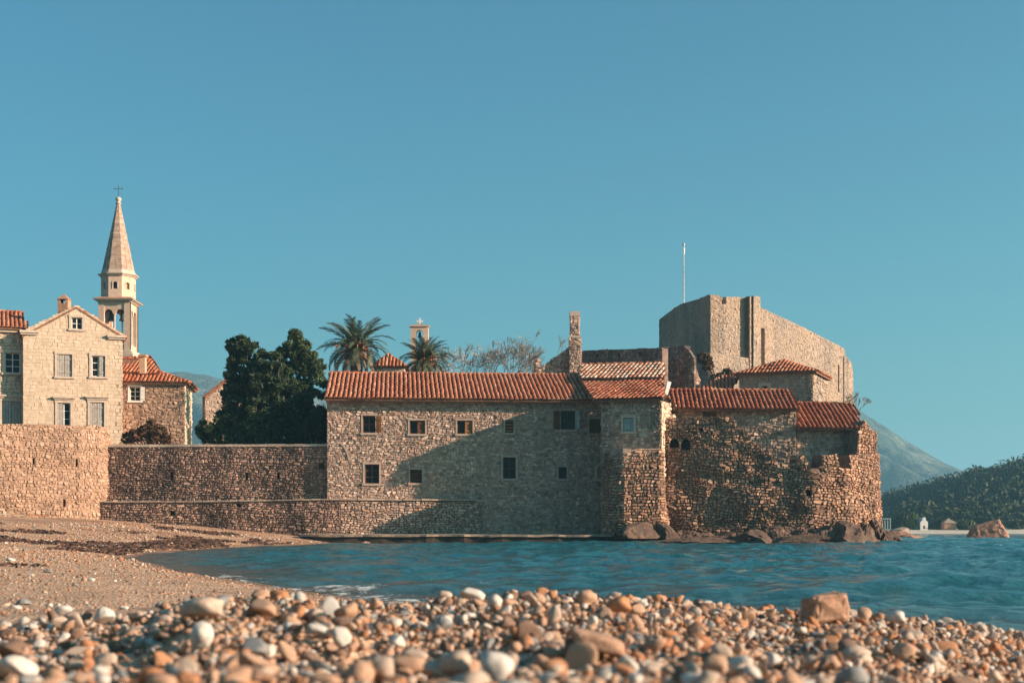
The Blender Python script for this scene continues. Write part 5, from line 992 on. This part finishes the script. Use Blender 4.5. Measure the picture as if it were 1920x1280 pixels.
def bake(name, pos, scl, Rm, which, col, shapes, smooth=True):
    Vs, Fs, Mi = [], [], []; off = 0
    for k, (V, f) in enumerate(shapes):
        i = np.where(which == k)[0]
        if not len(i): continue
        W = np.einsum('nij,nvj->nvi', Rm[i], V[None]*scl[i][:,None])+pos[i][:,None]
        Vs.append(W.reshape(-1, 3)); Fs.append((f[None]+(np.arange(len(i))*len(V))[:,None,None]).reshape(-1, 3)+off); off += len(i)*len(V); Mi.append(np.repeat(col[i], len(f)))
    return mk(name, np.concatenate(Vs), [np.concatenate(Fs)], PM, smooth=smooth, kind='stuff', mi=np.concatenate(Mi))
r = np.random.default_rng(12)
def scatter(n, y0, y1, side, pw):
    y = y0+(y1-y0)*r.random(n)**pw; x = (r.random(n)*2-1)*(.40*y+side); return x, y
x, y = scatter(19000, 1.9, 6.6, .15, .9); keep = (shore(x, y) > .2)&((y < 5.25+.35*fbm(x*2, y*0, 9, 2)+.6*np.clip(x+1.35, 0, 3))); x, y = x[keep], y[keep]; n = len(x)
size = np.exp(r.normal(math.log(.0094), .46, n))*np.interp(y, [2,6], [.95,1.12]); size = np.clip(size, .006, .034)
scl = np.stack([size*r.uniform(.95,1.45,n), size*r.uniform(.8,1.1,n), size*r.uniform(.42,.85,n)], 1); lay = r.random(n)
pos = np.stack([x, y, ground(x, y)+scl[:,2]*(.1+1.1*lay)+np.clip(lay-.55, 0, 1)*.032], 1); Rm = rots(n, r, .45); col = r.choice(6, n, p=PW)
# hand-set stones that stand out in the photograph
HP = [(193,1153,4.3,46,36,'white','smooth white egg-shaped pebble at the left behind the bank crest',0),(120,1143,4.8,32,20,'white','flat white pebble left of the white egg-shaped one',1),(378,1140,4.2,84,40,'cream','largest pale elongated stone on the bank crest at the left',2),
      (378,1192,3.2,48,50,'white','white oval pebble below the pale elongated stone',3),(885,1113,5.3,52,26,'white','white humped stone on the bank crest left of the middle',4),(832,1118,5.3,28,22,'cream','cream pebble beside the white humped crest stone',5),
      (1100,1121,5.0,40,34,'tan','tan angular stone on the bank crest right of the middle',1),(1160,1136,4.8,48,34,'orange','blocky orange brown stone just below the crest',2),(855,1245,2.7,60,50,'cream','blurred pale squarish stone near the bottom middle',2),(925,1250,2.65,64,58,'white','blurred white blocky stone near the bottom middle',5),
      (1680,1158,5.0,36,26,'white','pale wedge-shaped stone right of the square block',2),(1600,1228,3.0,66,34,'cream','long pale pebble lying below the square block',3),(597,1180,3.6,40,26,'white','long white pebble left of the dark hollow',6),(205,1240,2.7,50,40,'cream','cream oval pebble near the bottom left',7),(830,1170,3.9,36,34,'grey','blue grey round pebble in the dark hollow',0),(35,1250,2.6,70,44,'white','blurred large white pebble in the bottom left corner',8)]
def hit(px, py, off):
    D = np.linspace(2.0, 9, 1401); x_ = X(px, D); z_ = Z(py, D); g_ = ground(x_, D)+off; k = np.where(z_ <= g_)[0]
    return float(D[k[0]]) if len(k) else 5.0
hx_, hy_ = [], []
for px, py, D, wp_, hp, cl, lb, k in HP:
    D = hit(px, py+hp*.15, .03); c = P(px, py, D); g0 = float(ground(np.array([c[0]]), np.array([D]))[0]); s = np.array([wp_, (wp_+hp)/2, hp])/F*D/2*.98; hx_.append((c[0], c[1], s[0], s[2]))
    V, f = S2[k]; rot_ = Matrix.Rotation(random.uniform(-.3, .3), 3, 'Y'); W = (V*s)@np.array(rot_).T; z = max(g0+s[2]*.6+.012, min(c[2], g0+s[2]*.9+.03))
    tag(mk('pebble', W, [f], PM[PK.index(cl)], smooth=True), lb, 'pebble'); bpy.data.objects[-1] if False else None
    o = COL.objects[-1]; o.location = (c[0], c[1], z)
hx_ = np.array(hx_); near = np.zeros(n, bool)
for a, b_, s, h in hx_: near |= (np.abs(x-a) < s*.95)&(y < b_+s*.6)&(y > b_-s*2.2)&(pos[:,2] > ground(x, y)+.012)
x, y, pos, scl, Rm, col, lay, size = (q[~near] for q in (x, y, pos, scl, Rm, col, lay, size)); n = len(x)
score = size/y*(lay > .62)*(np.abs(x/y) < .36)*(y > 2.25); top = np.argsort(-score)[:284]; ind = np.zeros(n, bool); ind[top] = True
meshes = {}
LB = {'white': 'white rounded pebble among the blurred stones of the near bank', 'cream': 'cream coloured pebble among the blurred stones of the near bank', 'tan': 'tan pebble among the blurred stones of the near bank', 'orange': 'rusty orange pebble among the blurred stones of the near bank', 'brown': 'dark brown pebble among the blurred stones of the near bank', 'grey': 'blue grey pebble among the blurred stones of the near bank'}
for i in top:
    k = i % 9; key = (k, col[i])
    if key not in meshes:
        o = mk('pebble', S2[k][0], [S2[k][1]], PM[col[i]], smooth=True); meshes[key] = o.data; bpy.data.objects.remove(o)
    o = link('pebble', meshes[key]); Rq = Rm[i]@np.diag(scl[i]); o.matrix_basis = Matrix([[*Rq[0], pos[i,0]], [*Rq[1], pos[i,1]], [*Rq[2], pos[i,2]], [0,0,0,1]])
    tag(o, LB[PK[col[i]]], 'pebble', PK[col[i]]+' pebbles on the near bank')
q = ~ind; nr_ = q & (y < 3.6); fr2 = q & (y >= 3.6)
wh = np.where(lay[q] < .42, r.integers(8, 14, q.sum()), r.integers(0, 8, q.sum())); o = bake('bank_pebbles', pos[q], scl[q], Rm[q], wh, col[q], S1+S0); o['label'] = 'mass of rounded tan white and orange pebbles forming the near bank'
# square block on the crest
V, f = ico(4); V = np.sign(V)*np.abs(V)**.33; o_ = Vector((3,8,1)); V = V*np.array([1+.16*mnoise.noise(Vector(v)*1.6+o_)+.10*mnoise.noise(Vector(v)*4+o_)+.04*mnoise.noise(Vector(v)*9+o_)+(.14*mnoise.noise(Vector(v)*2.6+o_*3) if v[2] > .5 else 0) for v in V])[:,None]
D_ = hit(1547, 1158, .03); c = P(1547,1139,D_); s = np.array([40, 30, 25])/F*D_; a = math.radians(14); V = V*s; V = np.stack([V[:,0]*math.cos(a)-V[:,1]*math.sin(a), V[:,0]*math.sin(a)+V[:,1]*math.cos(a), V[:,2]+.10*V[:,0]], 1)
M['block'] = surf('ochre_block', [(.36,.20,.13),(.44,.26,.17),(.40,.22,.14)], src=20., fine=25, var=.35, bump=.7, bscale=40, bdist=.01)
tag(mk('square_stone', V, [f], M['block']), 'squarish rough ochre stone block standing on the pebble crest', 'stone'); COL.objects[-1].location = c
V, f = ico(4); V = np.sign(V)*np.abs(V)**.5; V = V*np.array([1+.12*mnoise.noise(Vector(v)*1.4+o_*2) for v in V])[:,None]; D_ = hit(1120, 1212, .04); s = np.array([50, 52, 17])/F*D_; V = V*s; V[:,2] -= .28*V[:,0]
tag(mk('flat_slab', V, [f], M['block'], smooth=True), 'flat brown slab tilted among the pebbles in the lower middle', 'stone'); c = P(1120,1212,D_); COL.objects[-1].location = (c[0], D_, float(ground(np.array([c[0]]), np.array([D_]))[0])+.05)
# fine shingle on the left beach
x, y = -r.random(44000)*20+2, 6+r.random(44000)**1.4*58; k = (shore(x, y) > .15)&(x > -.42*y-.5)&(x < .1*y); x, y = x[k], y[k]; n = len(x); size = np.exp(r.normal(math.log(.0075), .4, n))*np.interp(y, [6,30,60], [.8,2.2,3.2]); patch = fbm(x*.25, y*.2, 14, 3); wsel = r.random(n) < np.clip(patch*1.6-.35, .015, .6); col = np.where(wsel, r.choice([0,1,5], n, p=[.5,.3,.2]), r.choice(6, n, p=[.02,.16,.42,.24,.14,.02])); size = np.where(wsel, size*1.5, size)
scl = np.stack([size*1.25, size, size*.7], 1); o = bake('beach_pebbles', np.stack([x, y, ground(x, y)+size*.25], 1), scl, rots(n, r, .3), r.integers(0, 6, n), col, S0); o['label'] = 'small tan and pale shingle stones scattered over the left beach'
wx, wy = -r.random(60000)*18, 7+r.random(60000)*56; sw_ = shore(wx, wy); pn = fbm(wx*.5, wy*.28, 33, 4)
kk = ((sw_ > .25)&(sw_ < 1.9)&(wy > 33)&(pn > -.05))|((sw_ > .4)&(wy < 34)&(pn > .42))|((sw_ > 1.8)&(wy > 34)&(pn > .22)); wx, wy = wx[kk][:9000], wy[kk][:9000]; n = len(wx); ws = r.uniform(.02, .06, (n, 1))*np.interp(wy, [7,50], [.5,1.6])[:,None]
wc_ = np.stack([wx, wy, ground(wx, wy)+.015], 1); a = np.stack([np.cos(wx*91), np.sin(wx*91), r.normal(0, .25, n)], 1)*ws*1.7; b_ = np.stack([-np.sin(wx*91), np.cos(wx*91), r.normal(0, .3, n)], 1)*ws*.7; up = np.array([0,0,1])*ws*.7
V = np.stack([wc_-a, wc_+b_, wc_+a, wc_-b_, wc_+up], 1).reshape(-1, 3); i = np.arange(n)[:,None]*5; f = np.concatenate([i+np.array([[0,3,4]]), i+np.array([[3,2,4]]), i+np.array([[2,1,4]]), i+np.array([[1,0,4]])]); M['weed'] = leaf('dry_seagrass', [(.045,.022,.014),(.09,.045,.028),(.14,.075,.045)], .05)
o = mk('seaweed', V, [f], M['weed'], kind='stuff'); o['label'] = 'dark red brown drifts of dry sea grass on the far beach'
# larger pale stones lying on the left beach
for k, (px, py, D, s) in enumerate(((42,1094,7.6,24),(30,1112,6.9,16),(92,1100,7.4,10),(300,1126,6.2,16),(232,1128,6.3,14),(170,1050,13.5,11),(90,1040,16,12),(60,1045,15,10),(20,1028,20,12),(140,1062,12,10))):
    c = P(px, py, D); V, f = S2[k % 9]; sc_ = np.array([s, s*.8, s*.55])/F*D/1.5; g0 = float(ground(np.array([c[0]]), np.array([D]))[0])
    tag(mk('beach_stone', V*sc_, [f], PM[0 if k % 3 else 5], smooth=True), ['grey flat stone on the beach at the left edge','white stone just below the grey one at the left edge','small white stone right of the grey beach stone','grey white stone in front of the bank at the left','pale pebble lying behind the white egg-shaped pebble','white stone on the middle of the beach','grey stone far up the left beach','pale stone next to the grey one far up the beach','white stone near the white shingle ridge','grey stone lying above the brown weed patch'][k], 'stone', 'pale stones on the left beach'); COL.objects[-1].location = (c[0], D, g0+sc_[2]*.5)

# ------------------------------------------------------------------ haze
m = bpy.data.materials.new('sea_haze'); m.use_nodes = True; t = m.node_tree; t.nodes.remove(t.nodes['Principled BSDF']); pv = t.nodes.new('ShaderNodeVolumePrincipled')
pv.inputs['Color'].default_value = (.34,.76,1.0,1); pv.inputs['Density'].default_value = .00048; pv.inputs['Anisotropy'].default_value = .2; t.links.new(pv.outputs[0], t.nodes['Material Output'].inputs['Volume'])
b = B(); b.box((-4200,-400,-6),(4200,4400,175)); hz_ = b.build('haze', m, kind='stuff'); hz_['label'] = 'thin pale blue haze over the whole bay'
